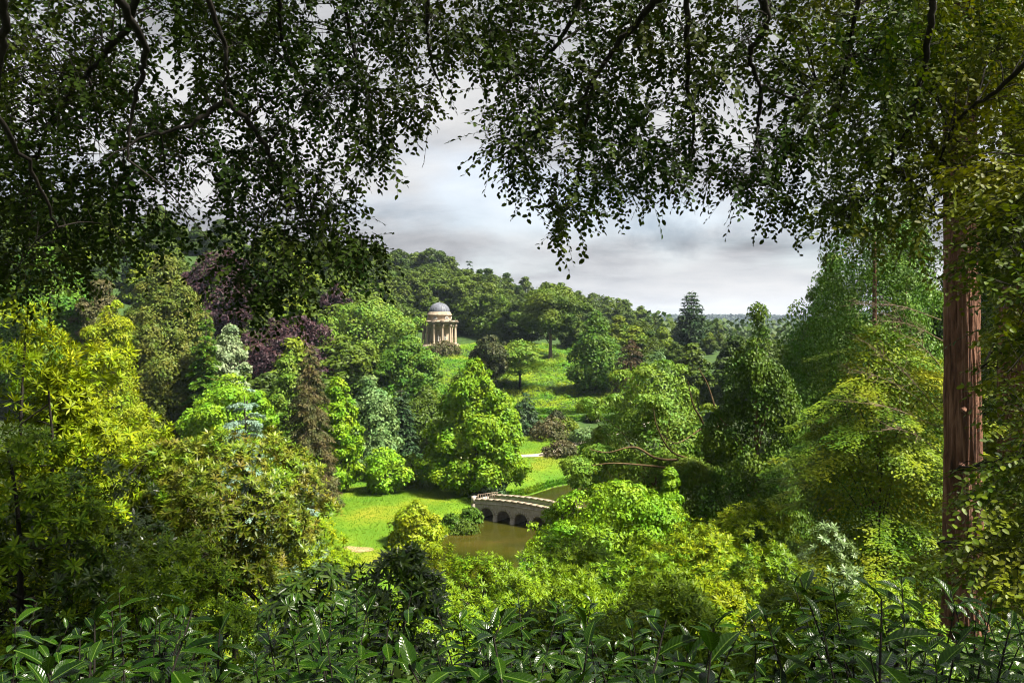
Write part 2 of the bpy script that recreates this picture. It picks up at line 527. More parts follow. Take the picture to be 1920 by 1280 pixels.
def height(x, y):
    x = np.asarray(x, float)
    y = np.asarray(y, float)
    x, y = np.broadcast_arrays(x, y)
    h = np.interp(y, PY, PZ)
    up = ss(215, 320, y) * (1 - ss(480, 720, y))
    h = h + up * np.clip(-.21 * (x - 9), -15, 26)
    s = np.interp(y, [-50, 20, 60, 130, 200, 300, 700], [0, .05, .10, .16, .22, .06, 0])
    h = h + s * np.clip(-x - 25, 0, 140)
    s2 = np.interp(y, [-50, 20, 60, 140, 220], [0, .10, .14, .10, 0])
    h = h + s2 * np.clip(x - 16, 0, 120)
    h = h + (.25 * np.sin(x * .21 + 1.3) * np.cos(y * .17) + .12 * np.sin(x * .53 + y * .31)) * ss(6, 18, np.abs(y - 100) + np.abs(x) * .3)
    d = np.hypot(x - TEMPLE[0], y - TEMPLE[1])
    h = h * ss(8, 18, d) + TEMPLE[2] * (1 - ss(8, 18, d))
    far = ss(2300, 2850, y) * (1 - ss(3000, 3800, y))
    h = h + far * (4.0 * np.sin(x * .0035 + .7) + 2.5 * np.sin(x * .009))
    sd = poly_sd(x, y, POND)
    h = np.where(sd < 6, np.where(sd > 0, np.minimum(h, .12 + sd * .30 + .25 * (sd > .4)), np.maximum(-1.2, sd * .6)), h)
    return h


def H(x, y):
    return float(height(np.array([x]), np.array([y]))[0])


def axis_pts(lo, hi, fine_lo, fine_hi, step, growth=1.09):
    a = list(np.arange(fine_lo, fine_hi + 1e-6, step))
    s = step
    while a[-1] < hi:
        s *= growth
        a.append(a[-1] + s)
    s = step
    b = [fine_lo]
    while b[-1] > lo:
        s *= growth
        b.append(b[-1] - s)
    return np.array(b[:0:-1] + a)


LAWN = np.array([(-26, 64), (-9, 66), (-8.6, 78), (-7.3, 84), (-4.2, 93), (-2.5, 98), (0, 102), (3, 105), (6, 110), (11, 114), (20, 118), (20, 128), (9, 134), (6, 141),
                 (-5, 141), (-12, 112), (-27, 106), (-32, 90)], float)


def build_terrain():
    xs = axis_pts(-2900, 2900, -45, 45, .8)
    ys = axis_pts(-320, 4000, 55, 145, .7, 1.06)
    gx, gy = np.meshgrid(xs, ys, indexing='ij')
    gz = height(gx.ravel(), gy.ravel()).reshape(gx.shape)
    V = np.stack([gx, gy, gz], -1).reshape(-1, 3)
    ny = len(ys)
    i, j = np.meshgrid(np.arange(len(xs) - 1), np.arange(ny - 1), indexing='ij')
    Fq = np.stack([i * ny + j, (i + 1) * ny + j, (i + 1) * ny + j + 1, i * ny + j + 1], -1).reshape(-1, 4)
    cx = V[Fq, 0].mean(1)
    cy = V[Fq, 1].mean(1)
    lawn = poly_sd(cx, cy, LAWN) < 0
    glade = (np.hypot((cx - TEMPLE[0] - 12) / 12, (cy - 236) / 9) < 1)
    lawn |= glade
    hill = (~lawn) & (cy > 140)

    def sub(mask, name, mat):
        f = Fq[mask]
        u, inv = np.unique(f, return_inverse=True)
        o = link(name, mesh_np(name, V[u], inv.reshape(-1, 4), mat, True))
        kind(o, 'structure')
    sub(lawn, 'lawn', M['lawn'])
    sub(hill, 'hillside', M['hill'])
    sub(~lawn & ~hill, 'ground', M['soil'])
    # water sheet
    b = Buf()
    gx2, gy2 = np.meshgrid(np.linspace(-14, 38, 40), np.linspace(60, 124, 40), indexing='ij')
    Vw = np.stack([gx2, gy2, np.zeros_like(gx2)], -1).reshape(-1, 3)
    i, j = np.meshgrid(np.arange(39), np.arange(39), indexing='ij')
    b.add(Vw, np.stack([i * 40 + j, (i + 1) * 40 + j, (i + 1) * 40 + j + 1, i * 40 + j + 1], -1).reshape(-1, 4))
    kind(link('pond_water', b.mesh('pond_water', M['water'])), 'structure')
    # gravel path, follows the ground
    c = catmull([(-8, 122), (0, 124.5), (5, 127), (9.5, 131.5), (16, 139), (26, 146)], 12)
    c = np.column_stack([c[:, 0], c[:, 1]]) if c.shape[1] == 2 else c
    t = nrm(np.gradient(c, axis=0))
    nn = np.stack([-t[:, 1], t[:, 0]], 1)
    rows = [c + nn * w for w in np.linspace(-.95, .95, 5)]
    V = np.stack([np.column_stack([r, height(r[:, 0], r[:, 1]) + .05]) for r in rows], 1)
    n = len(c)
    i, j = np.meshgrid(np.arange(n - 1), np.arange(4), indexing='ij')
    kind(link('gravel_path', mesh_np('gravel_path', V.reshape(-1, 3), np.stack([i * 5 + j, (i + 1) * 5 + j, (i + 1) * 5 + j + 1, i * 5 + j + 1], -1).reshape(-1, 4), M['gravel'])), 'structure')
    # sandy bare patch at the water's edge
    b = Buf()
    th = np.linspace(0, 2 * np.pi, 24, endpoint=False)
    for r0, r1 in ((.02, .5), (.5, 1)):
        pass
    cxp, cyp = X(672, 77), 77.0
    rr = np.linspace(.05, 1, 5)
    P = np.stack([cxp + rr[:, None] * 1.5 * np.cos(th), cyp + rr[:, None] * (.9 + .2 * np.sin(3 * th)) * np.sin(th)], -1).reshape(-1, 2)
    P = np.column_stack([P, height(P[:, 0], P[:, 1]) + .04])
    i, j = np.meshgrid(np.arange(4), np.arange(24), indexing='ij')
    j2 = (j + 1) % 24
    kind(link('sandy_ground', mesh_np('sandy_ground', P, np.stack([i * 24 + j, (i + 1) * 24 + j, (i + 1) * 24 + j2, i * 24 + j2], -1).reshape(-1, 4), M['sand'])), 'structure')


build_terrain()


# ---------------------------------------------------------------- crowns
def shape_r(shape, t):
    t = np.clip(t, 0, 1)
    if shape == 'round':
        return np.sqrt(np.clip(1 - (2 * t - 1) ** 2, 0, 1)) * .98 + .02
    if shape == 'ovoid':
        return np.minimum(1, (t / .18 + .35)) * (1 - t ** 2.2) ** .75
    if shape == 'lime':
        return np.minimum(1, (t / .14 + .55)) * (1 - t ** 1.9) ** .8
    if shape == 'hang2':
        return np.minimum(1, t / .1 + .7) * (1 - t ** 2.6) ** .7
    if shape == 'hang':
        return np.minimum(1, t / .1 + .7) * (1 - t ** 1.35) ** .8
    if shape == 'dome':
        return np.sqrt(np.clip(1 - t ** 2.2, 0, 1))
    if shape == 'cone':
        return (1 - t) ** .85 * np.minimum(1, t / .06 + .5)
    if shape == 'column':
        return np.minimum(1, (t / .15 + .5)) * (1 - t ** 4) ** .7
    return np.ones_like(t)


def lobe_crown(g, W, Ht, shape='round', cb=.12, nl=40, lr=.26, n=12000, ll=.4, lw=.22, droop=.25, flat=.75, jit=.12, fill=.25, layered=False, tilt=.3, squash=1.0, body=.30):
    Rr = W / 2
    z0 = cb * Ht
    hc = Ht - z0
    t = g.random(nl * 6)
    t = t[g.random(nl * 6) < shape_r(shape, t) + .12][:nl]
    nl = len(t)
    t[0] = .97
    ang = np.arange(nl) * 2.39996 + g.normal(0, .35, nl)
    # low-frequency irregularity of the outline
    irr = 1 + jit * (np.sin(ang * 2 + g.random() * 6) * .6 + np.sin(ang * 3 + t * 7 + g.random() * 6) * .6) + g.normal(0, jit * .4, nl)
    lrad = lr * Rr * np.exp(g.normal(0, .42, nl)) * (.6 + .4 * shape_r(shape, t))
    rad = np.maximum(shape_r(shape, t) * Rr * irr - lrad * .6, 0) * g.uniform(.72, 1.12, nl)
    c = np.stack([rad * np.cos(ang), rad * np.sin(ang) * squash, z0 + t * hc - lrad * flat * .55 * t], -1)
    out = nrm(np.column_stack([np.cos(ang) * (rad / Rr + .15), np.sin(ang) * (rad / Rr + .15), (t - .35) * .9]))
    w = lrad ** 2
    idx = g.choice(nl, n, p=w / w.sum())
    rnd = nrm(g.normal(size=(n, 3)))
    if layered:
        oxy = nrm(out[idx] * [1, 1, 0])
        sxy = np.stack([-oxy[:, 1], oxy[:, 0], np.zeros(n)], -1)
        u = g.beta(1.6, 1.3, n) * 2 - 1
        v = g.normal(0, .5, n) * (1 - .55 * (u * .5 + .5))
        lw_ = lrad[idx]
        pos = c[idx] + oxy * (u * lw_ * 1.75)[:, None] + sxy * (v * lw_ * .95)[:, None]
        pos[:, 2] += lw_ * (-tilt * u - .22 * (u * .5 + .5) ** 2 - .18 * np.abs(v) + g.normal(0, .06, n))
        normal = nrm(np.array([0, 0, 1.]) + rnd * .34 + oxy * .35)
        axis = nrm(oxy * .8 + sxy * np.sign(v)[:, None] * .7 + rnd * .4 - np.array([0, 0, droop]))
    else:
        d = nrm(rnd + .55 * out[idx] + np.array([0, 0, .35]))
        u = g.random(n)
        inner = g.random(n) < fill
        rr = np.where(inner, .35 + .5 * u, .80 + .26 * u ** 1.5)
        pos = c[idx] + d * (lrad[idx] * rr)[:, None] * np.array([1, 1, flat])
        normal = nrm(d * .75 + nrm(g.normal(size=(n, 3))) * .6 + np.array([0, 0, .3]))
        axis = np.cross(normal, nrm(g.normal(size=(n, 3)))) - np.array([0, 0, droop])
    # recessed body of the crown, so the gaps between the leaf masses stay leafy
    nb = int(n * body)
    if nb:
        tb = g.random(nb * 6)
        tb = tb[g.random(nb * 6) < shape_r(shape, tb) + .05][:nb]
        nb = len(tb)
        ab = g.uniform(0, 2 * np.pi, nb)
        rb = shape_r(shape, tb) * Rr * (1 + jit * .5 * np.sin(ab * 3 + tb * 9)) * g.uniform(.48, .80, nb)
        pb = np.stack([rb * np.cos(ab), rb * np.sin(ab) * squash, z0 + tb * hc * .96], -1) + g.normal(0, .03 * Rr, (nb, 3))
        db = nrm(np.column_stack([np.cos(ab), np.sin(ab), (tb - .3) * 1.2]))
        nbm = db + g.normal(0, .5, (nb, 3)) + np.array([0, 0, .3])
        pos = np.concatenate([pos, pb])
        normal = np.concatenate([normal, nbm])
        axis = np.concatenate([axis, np.cross(nbm, g.normal(size=(nb, 3))) - np.array([0, 0, droop])])
        n = n + nb
    L = ll * g.uniform(.7, 1.3, n)
    V, Fq = leaves(pos, axis, normal, L, L * (lw / ll), T_DIAMOND)
    return V, Fq, c, lrad


def conifer_crown(g, W, Ht, cb=.04, nb=160, n=14000, ll=.35, lw=.14, droop=.25, up=0.0, exp=.9, hang=.3, spread=.28, gap=0.0, minr=.04, shape=None):
    Rr = W / 2
    z0 = cb * Ht
    t = 1 - g.random(nb) ** .68 if shape is None else g.random(nb)
    t = np.sort(t)
    if gap:
        t = np.round(t / gap) * gap + g.normal(0, gap * .12, nb)
        t = np.clip(t, 0, .99)
    az = np.arange(nb) * 2.39996 + g.normal(0, .3, nb)
    prof = (1 - t) ** exp if shape is None else shape_r(shape, t)
    Lb = Rr * (prof * g.uniform(.72, 1.12, nb) + minr)
    w = Lb ** 1.25 + 1e-4
    idx = g.choice(nb, n, p=w / w.sum())
    s = g.random(n) ** .62
    o = np.stack([np.cos(az), np.sin(az), np.zeros(nb)], -1)[idx]
    sd = np.stack([-np.sin(az), np.cos(az), np.zeros(nb)], -1)[idx]
    l = Lb[idx]
    lat = g.normal(0, spread * .6, n) * l * (1.1 - s * .75)
    pos = o * (s * l)[:, None] + sd * lat[:, None]
    pos[:, 2] += z0 + t[idx] * (Ht - z0) + l * (up * s - droop * s * s) - np.abs(lat) * .25 - g.random(n) ** 2 * hang * l * .35
    axis = o * .6 + sd * (np.sign(lat) * .55)[:, None] + g.normal(0, .3, (n, 3)) - np.array([0, 0, hang * 1.2])
    normal = np.array([0, 0, 1.]) + g.normal(0, .45, (n, 3)) + o * .35
    L = ll * g.uniform(.65, 1.35, n)
    V, Fq = leaves(pos, axis, normal, L, L * (lw / ll), T_DIAMOND)
    st = np.stack([np.zeros(nb), np.zeros(nb), z0 + t * (Ht - z0)], -1)
    oo = np.stack([np.cos(az), np.sin(az), np.zeros(nb)], -1)
    en = st + oo * (Lb * .8)[:, None]
    en[:, 2] += Lb * (up * .8 - droop * .64)
    return V, Fq, st, en, Lb


def trunk_buf(g, Ht, r, top=.75, lean=.03, limbs=None, limb_r=.3, sides=9, base=0.0, fork=.35):
    b = Buf()
    z = np.linspace(0, top, 9) * Ht
    wob = np.cumsum(g.normal(0, lean * .3, (9, 2)), 0) * Ht * .12
    wob -= wob[0]
    pts = np.column_stack([wob, z])
    pts[0, 2] = -.4
    rad = r * (1 - np.linspace(0, 1, 9) * .8)
    rad[0] *= 1.45
    rad[1] *= 1.08
    b.tube(pts, rad, sides)
    if limbs is not None:
        for c in limbs:
            zs = np.clip(c[2] * g.uniform(.35, .75), fork * Ht * .5, top * Ht * .95)
            k = zs / (top * Ht) * 8
            i = int(min(k, 7))
            p0 = pts[i] + (pts[i + 1] - pts[i]) * (k - i)
            m = (p0 + c) / 2 + np.array([0, 0, .06 * Ht]) * g.uniform(.2, 1) + g.normal(0, .02 * Ht, 3)
            q = catmull([p0, m, c], 5)
            b.tube(q, np.linspace(r * limb_r, r * limb_r * .25, len(q)), 5)
    return b


def tree(name, label, px, D, top, wpx, mat, shape='round', bark='bark', cat='tree', group=None, seed=0, cb=.10, nl=None, lr=.235, leaf=6.0, asp=.55, k=5.5,
         con=False, tr=.022, limbs=8, limb_r=.32, yoff=0.0, zbase=None, cone_kw=None, lobe_kw=None, ttop=.75):
    g = np.random.default_rng(1000 + seed)
    x = X(px, D)
    z = H(x, D) if zbase is None else zbase
    Ht = Z(top, D) - z
    W = wpx * D / F
    ll = leaf * D / F
    lw = ll * asp
    n = int(min(75000, max(1500, k * W * Ht / (ll * lw * .5))))
    root = thing(name, label, cat, (x, D, z - .05), 0, group)
    if con:
        kw = dict(nb=170, n=n, ll=ll, lw=lw, cb=cb)
        kw.update(cone_kw or {})
        V, Fq, st, en, Lb = conifer_crown(g, W, Ht, **kw)
        tb = Buf()
        zz = np.linspace(0, .94, 8)
        pts = np.column_stack([g.normal(0, .004 * Ht, (8, 2)), zz * Ht])
        pts[0] = (0, 0, -.4)
        r = tr * Ht * .8
        tb.tube(pts, r * (1.05 - zz), 8)
        for q in g.choice(len(st), min(limbs * 4, len(st)), replace=False):
            tb.tube([st[q], (st[q] + en[q]) / 2 + (0, 0, .02 * Ht), en[q]], [r * .18, r * .12, r * .04], 4)
    else:
        kw = dict(shape=shape, cb=cb, nl=nl or 70, lr=lr, n=n, ll=ll, lw=lw)
        kw.update(lobe_kw or {})
        V, Fq, c, lrad = lobe_crown(g, W, Ht, **kw)
        sel = c[g.choice(len(c), min(limbs, len(c)), replace=False)]
        tb = trunk_buf(g, Ht, tr * Ht, limbs=sel, limb_r=limb_r, top=ttop)
    link('trunk', tb.mesh('trunk', M[bark], True), root)
    link('crown', mesh_np('crown', V, Fq, M[mat]), root)
    return root, V, Fq


# ---------------------------------------------------------------- forest on the ridge
def forest():
    g = np.random.default_rng(5)
    protos = []
    specs = [('ovoid', 12.5, 21, 'forest'), ('round', 13, 20, 'forest_dark'), ('ovoid', 11, 22, 'forest_dark'), ('round', 14, 21, 'forest'),
             ('column', 9.5, 20, 'forest'), ('ovoid', 13, 19, 'forest_yellow'), ('cone', 7.5, 23, 'dark_con')]
    for i, (sh, W, Ht, mt) in enumerate(specs):
        gg = np.random.default_rng(300 + i)
        if sh == 'cone':
            V, Fq, *_ = conifer_crown(gg, W, Ht, n=5200, ll=.95, lw=.42, cb=.08, nb=110, droop=.3, exp=.95)
            cr = None
        else:
            V, Fq, c, lr_ = lobe_crown(gg, W, Ht, sh, cb=.05, nl=70, lr=.23, n=11000, ll=.85, lw=.48, flat=.8, jit=.14)
        tb = trunk_buf(gg, Ht, .38, limbs=None if sh == 'cone' else c[:8])
        protos.append((mesh_np('crown', V, Fq, M[mt]), tb.mesh('trunk', M['bark'], True), W, Ht))
    spots = []

    def put(px, D, top=None, pi=None, s=None):
        x = X(px, D)
        z = H(x, D)
        p = protos[pi if pi is not None else int(g.choice(5))]
        sc = (Z(top, D) - z) / p[3] if top is not None else (s or g.uniform(.85, 1.15))
        spots.append((x, D, z, p, sc))
    # skyline row: (px, py_top)
    sky = [(-60, 330), (60, 345), (180, 360), (300, 385), (420, 405), (520, 420), (600, 432), (668, 446), (705, 450), (742, 462), (778, 470), (812, 466), (846, 478), (880, 486), (915, 500),
           (950, 508), (985, 520), (1020, 526), (1052, 530), (1085, 540), (1115, 548), (1145, 552), (1172, 562), (1200, 572), (1228, 582), (1255, 592), (1282, 600), (1310, 606), (1345, 618)]
    for q, (px, py) in enumerate(sky):
        D = 330 + g.uniform(-12, 14) + max(0, px - 960) * .13
        put(px, D, py + g.uniform(-3, 5), 6 if q in (13, 26) else None)
        put(px + g.uniform(10, 24), D - g.uniform(16, 24), py + g.uniform(14, 28))
    # second and third rows down to the meadow edge
    for px in np.arange(640, 1260, 38):
        b = np.interp(px, [640, 800, 960, 1100, 1260], [470, 495, 535, 570, 615])
        put(px + g.uniform(-9, 9), 290 + g.uniform(-8, 8), b + g.uniform(14, 34))
    for px in np.arange(660, 1250, 42):
        b = np.interp(px, [640, 800, 960, 1100, 1260], [480, 505, 550, 590, 630])
        put(px + g.uniform(-12, 12), 262 + g.uniform(-6, 6), b + g.uniform(22, 44))
    # rising wood behind the valley on the west side
    for row, D in enumerate((280, 245, 215)):
        for px in np.arange(-120, 640, 50):
            top = np.interp(px, [-120, 300, 640], [350, 405, 460]) + row * 36
            put(px + g.uniform(-20, 20), D + g.uniform(-10, 10), top + g.uniform(-8, 16), int(g.choice([0, 1, 2, 3, 5, 6])))
    for D, t0, t1 in ((185, 520, 560), (150, 590, 640), (128, 660, 720)):
        for px in np.arange(-140, 640, 58):
            if 180 < px < 430 and D < 140:
                continue
            put(px + g.uniform(-20, 20), D + g.uniform(-9, 9), np.interp(px, [-140, 640], [t0 - 20, t1]) + g.uniform(-12, 18), int(g.choice([0, 1, 2, 3, 3, 5])))
    for px, D, top in ((600, 215, 520), (660, 225, 505), (690, 205, 545), (345, 300, 425), (385, 290, 432), (330, 245, 465), (400, 250, 470), (280, 290, 420), (720, 242, 505), (770, 275, 505), (820, 282, 500), (865, 276, 515), (660, 150, 640), (915, 270, 560), (945, 246, 575), (985, 240, 560), (1075, 235, 575),
                       (1160, 215, 590), (1190, 205, 610), (1220, 195, 630), (1265, 190, 640), (700, 128, 745), (800, 140, 720), (860, 150, 700), (940, 205, 650), (1150, 196, 640)):
        put(px, D, top, int(g.choice([0, 1, 3, 3, 5])))
    # behind the conifers on the east side
    for px in np.arange(1300, 2050, 70):
        put(px + g.uniform(-15, 15), 150 + g.uniform(-20, 20), 640 - max(0, px - 1450) * .25 + g.uniform(-8, 14))
    for px, D, top in ((1330, 225, 628), (1362, 205, 640), (1240, 235, 622), (1392, 190, 650), (1205, 228, 600), (1330, 290, 622), (1300, 262, 622), (1350, 270, 624), (1385, 262, 628), (1420, 255, 632), (1455, 250, 634), (1490, 240, 630), (1370, 230, 640), (1440, 215, 648)):
        put(px, D, top, int(g.choice([0, 3, 5])))
    for x, D, z, p, sc in spots:
        west = x < -55
        east = x > 45 and D < 240
        if west:
            lab, grp = 'dark green tree in the wood climbing the hill beyond the purple beeches', 'trees of the wood on the near hill'
        elif east:
            lab, grp = 'green tree in the valley wood beyond the tall conifers', 'trees of the valley wood'
        else:
            lab, grp = 'dark green beech in the dense wood on the ridge behind the domed temple', 'trees of the ridge wood'
        r = thing('beech_tree', lab, 'tree', (x, D, z - .1), 0, grp)
        r.rotation_euler = (0, 0, g.uniform(0, 6.28))
        s2 = sc * g.uniform(1.15, 1.5)
        r.scale = (s2, s2, sc)
        link('crown', p[0], r)
        link('trunk', p[1], r)


forest()


def far_wood():
    def wood(name, label, seed, n, xr, yr, hts, rad, fl, mat, m=10):
        g = np.random.default_rng(seed)
        x = g.uniform(*xr, n)
        y = yr[0] + (yr[1] - yr[0]) * g.random(n) ** 1.5
        h0 = height(x, y)
        ht = g.uniform(*hts, n)
        b = Buf()
        for q in range(m):
            th = g.uniform(0, 6.28, n)
            hh = (q + g.random(n)) / m * .85
            rr = rad * (1 - hh)
            pos = np.stack([x + np.cos(th) * rr * .5, y + np.sin(th) * rr * .5, h0 + ht * (hh + .15)], -1)
            ax = np.stack([np.cos(th), np.sin(th), -.9 * np.ones(n)], -1)
            l_ = np.clip(y * fl, 3.0, 9.5)
            V, Fq = leaves(pos, ax, np.stack([np.cos(th), np.sin(th), np.ones(n)], -1) + g.normal(0, .3, (n, 3)), l_, l_ * .8, T_DIAMOND)
            b.add(V, Fq)
        o = kind(link(name, b.mesh(name, M[mat])), 'stuff')
        o['label'] = label
    wood('distant_woods', 'blue-green conifer forest on the distant ridge at the horizon', 9, 12000, (-600, 2000), (2420, 2900), (10, 17), 5, .0034, 'far')
    wood('valley_woods', 'far green woods in the valley between the near trees and the distant ridge', 10, 15000, (60, 1200), (330, 2420), (12, 19), 6.5, .008, 'forest_dark', 12)


far_wood()


# ---------------------------------------------------------------- temple
def temple():
    x0, y0, z0 = TEMPLE
    root = thing('domed_temple', 'round stone garden temple with columns and a grey lead dome', 'temple', (x0, y0, z0))
    b = Buf()
    b.lathe([(6.4, -1.2), (6.4, .18), (6.05, .18), (6.05, .36), (5.75, .36), (5.75, .55), (.05, .55)], 48)
    link('podium', b.mesh('podium', M['stone_dark']), root)
    b = Buf()
    b.lathe([(3.55, .56), (3.55, .95), (3.42, 1.0), (3.42, 5.6), (3.5, 5.65), (3.5, 5.95)], 48)
    cella = link('cella_wall', b.mesh('cella_wall', M['stone'], False), root)
    ncol = 12
    for i in range(ncol):
        a = -math.pi / 2 + (i + .5) * 2 * math.pi / ncol
        c, s = math.cos(a), math.sin(a)
        col = Buf()
        col.lathe([(.34, .98), (.36, 1.2), (.355, 2.6), (.30, 5.2), (.31, 5.24)], 14)
        co = link('column', col.mesh('column', M['stone'], True) if i == 0 else colm, root, (4.85 * c, 4.85 * s, 0), a)
        if i == 0:
            colm = co.data
            bs = Buf()
            bs.box((0, 0, .64), (.9, .9, .16))
            bs.lathe([(.44, .72), (.46, .8), (.40, .88), (.37, .98)], 14)
            basem = bs.mesh('column_base', M['stone'])
            cp = Buf()
            cp.lathe([(.31, 5.22), (.34, 5.4), (.36, 5.55), (.48, 5.72)], 12)
            cp.box((0, 0, 5.78), (.95, .95, .12))
            capm = cp.mesh('capital', M['stone'])
        link('column_base', basem, co)
        link('capital', capm, co)
        # projecting block of the entablature over every column
        if i == 0:
            e = Buf()
            e.box((.05, 0, 6.12), (.86, .84, .52))
            e.box((.08, 0, 6.62), (.82, .80, .46))
            e.box((.2, 0, 6.98), (1.3, 1.25, .26))
            e.box((.24, 0, 7.20), (1.44, 1.42, .18))
            e.box((.1, 0, 7.44), (1.0, 1.1, .30))
            em = e.mesh('entablature_block', M['stone_dark'])
        link('entablature_block', em, root, (4.85 * c, 4.85 * s, 0), a)
        # niche with a round panel over it, on the wall between columns
        a2 = a + math.pi / ncol
        c2, s2 = math.cos(a2), math.sin(a2)
        if i == 0:
            nb = Buf()
            ys = np.linspace(-.42, .42, 9)
            pts = [(.02, -.42, 1.4)] + [(.02, .42 * math.sin(q), 3.0 + .42 * math.cos(q)) for q in np.linspace(-1.57, 1.57, 9)] + [(.02, .42, 1.4)]
            nb.tube(np.array(pts), .10, 6)
            nb.box((.10, 0, 1.36), (.5, 1.1, .14))
            nm = nb.mesh('niche_frame', M['stone'])
            rb = Buf()
            P = np.array([(.0, .45 * math.cos(q), 4.55 + .45 * math.sin(q)) for q in np.linspace(0, 2 * math.pi, 17)])
            rb.tube(P, .085, 6)
            rm = rb.mesh('round_panel', M['stone'])
            db = Buf()
            zz = [1.42, 2.4, 3.0, 3.2, 3.33, 3.40]
            ww = [.40, .40, .40, .34, .22, .04]
            V = []
            for zc, w in zip(zz, ww):
                V += [(.03, -w, zc), (-.02 + .06, w, zc)]
            db.add(np.array(V), [[2 * q, 2 * q + 1, 2 * q + 3, 2 * q + 2] for q in range(5)])
            dm = db.mesh('niche_recess', M['stone_dark'])
        for nme, me in (('niche_frame', nm), ('round_panel', rm), ('niche_recess', dm)):
            link(nme, me, root, (3.43 * c2, 3.43 * s2, 0), a2)
    b = Buf()
    b.lathe([(3.6, 5.84), (5.0, 5.84), (5.0, 6.36), (5.04, 6.38), (5.04, 6.84), (5.36, 6.86), (5.36, 7.10), (5.5, 7.12), (5.5, 7.28), (5.15, 7.30), (5.15, 7.52), (3.5, 7.6)], 60)
    link('entablature', b.mesh('entablature', M['stone_dark']), root)
    b = Buf()
    b.lathe([(3.48, 7.55), (3.48, 8.95), (3.62, 8.97), (3.62, 9.15)], 48)
    drum = link('drum', b.mesh('drum', M['stone'], False), root)
    for i in range(6):
        a = -math.pi / 2 + (i - .28) * math.pi / 3
        w = Buf()
        q = np.linspace(0, math.pi, 11)
        V = []
        for t_ in q:
            V += [(3.50, .60 * math.cos(t_), 8.0 + .66 * math.sin(t_)), (3.50, .0, 8.0)]
        w.add(np.array(V), [[2 * k_, 2 * k_ + 2, 2 * k_ + 3, 2 * k_ + 1] for k_ in range(10)])
        wi = link('lunette_window', w.mesh('lunette_window', M['glass']), drum, (0, 0, 0), a)
        fr = Buf()
        fr.tube(np.array([(3.51, .63 * math.cos(t_), 8.0 + .69 * math.sin(t_)) for t_ in q]), .08, 5)
        fr.box((3.5, 0, 7.96), (.12, 1.36, .09))
        for yy in (-.2, .2):
            fr.box((3.52, yy, 8.28), (.05, .06, .6))
        link('window_frame', fr.mesh('window_frame', M['marble']), drum, (0, 0, 0), a)
    b = Buf()
    b.lathe([(3.75, 9.12), (3.75, 9.35), (3.55, 9.37), (3.55, 9.62), (3.4, 9.64), (3.4, 9.88), (3.25, 9.9), (3.25, 10.12), (3.0, 10.14)], 48)
    link('stepped_ring', b.mesh('stepped_ring', M['stone_dark']), root)
    b = Buf()
    prof = [(3.05 * math.cos(t_), 10.1 + 2.75 * math.sin(t_)) for t_ in np.linspace(0, 1.5, 14)] + [(.06, 12.87)]
    b.lathe(prof, 48)
    dome = link('dome', b.mesh('dome', M['lead'], True), root)
    rbb = Buf()
    rbb.tube(np.array([(3.06 * math.cos(t_) + .01, 0, 10.1 + 2.76 * math.sin(t_)) for t_ in np.linspace(0, 1.5, 12)]), .055, 5)
    rme = rbb.mesh('dome_rib', M['lead'])
    for i in range(24):
        link('dome_rib', rme, dome, (0, 0, 0), i * math.pi / 12 + .07)
    b = Buf()
    b.lathe([(.30, 12.80), (.34, 12.9), (.2, 13.0), (.12, 13.1), (.02, 13.2)], 12)
    link('finial', b.mesh('finial', M['lead'], True), root)

    # statues standing before the wall niches
    def statue(ang, label):
        r = thing('statue', label, 'statue', (x0 + 3.72 * math.cos(ang), y0 + 3.72 * math.sin(ang), z0 + 1.43), ang)
        s = Buf()
        s.box((0, 0, .06), (.5, .5, .12))
        link('plinth', s.mesh('plinth', M['marble']), r)
        s = Buf()
        prof = [(.17, .12), (.20, .3), (.17, .75), (.16, .95), (.19, 1.25), (.21, 1.38), (.09, 1.46), (.065, 1.54), (.10, 1.62), (.105, 1.70), (.07, 1.79), (.01, 1.82)]
        s.lathe(prof, 12)
        s.tube(catmull([(0, .2, 1.36), (.08, .27, 1.12), (.2, .2, .95)], 4), np.linspace(.065, .04, 9), 6)
        s.tube(catmull([(0, -.2, 1.36), (.02, -.30, 1.12), (.05, -.26, .86)], 4), np.linspace(.065, .04, 9), 6)
        link('draped_figure', s.mesh('draped_figure', M['marble'], True), r)
    statue(-math.pi / 2, 'white draped statue in the middle niche of the domed temple')
    statue(-math.pi / 2 + math.pi / 6, 'white draped statue in the temple niche beside the east column')


temple()


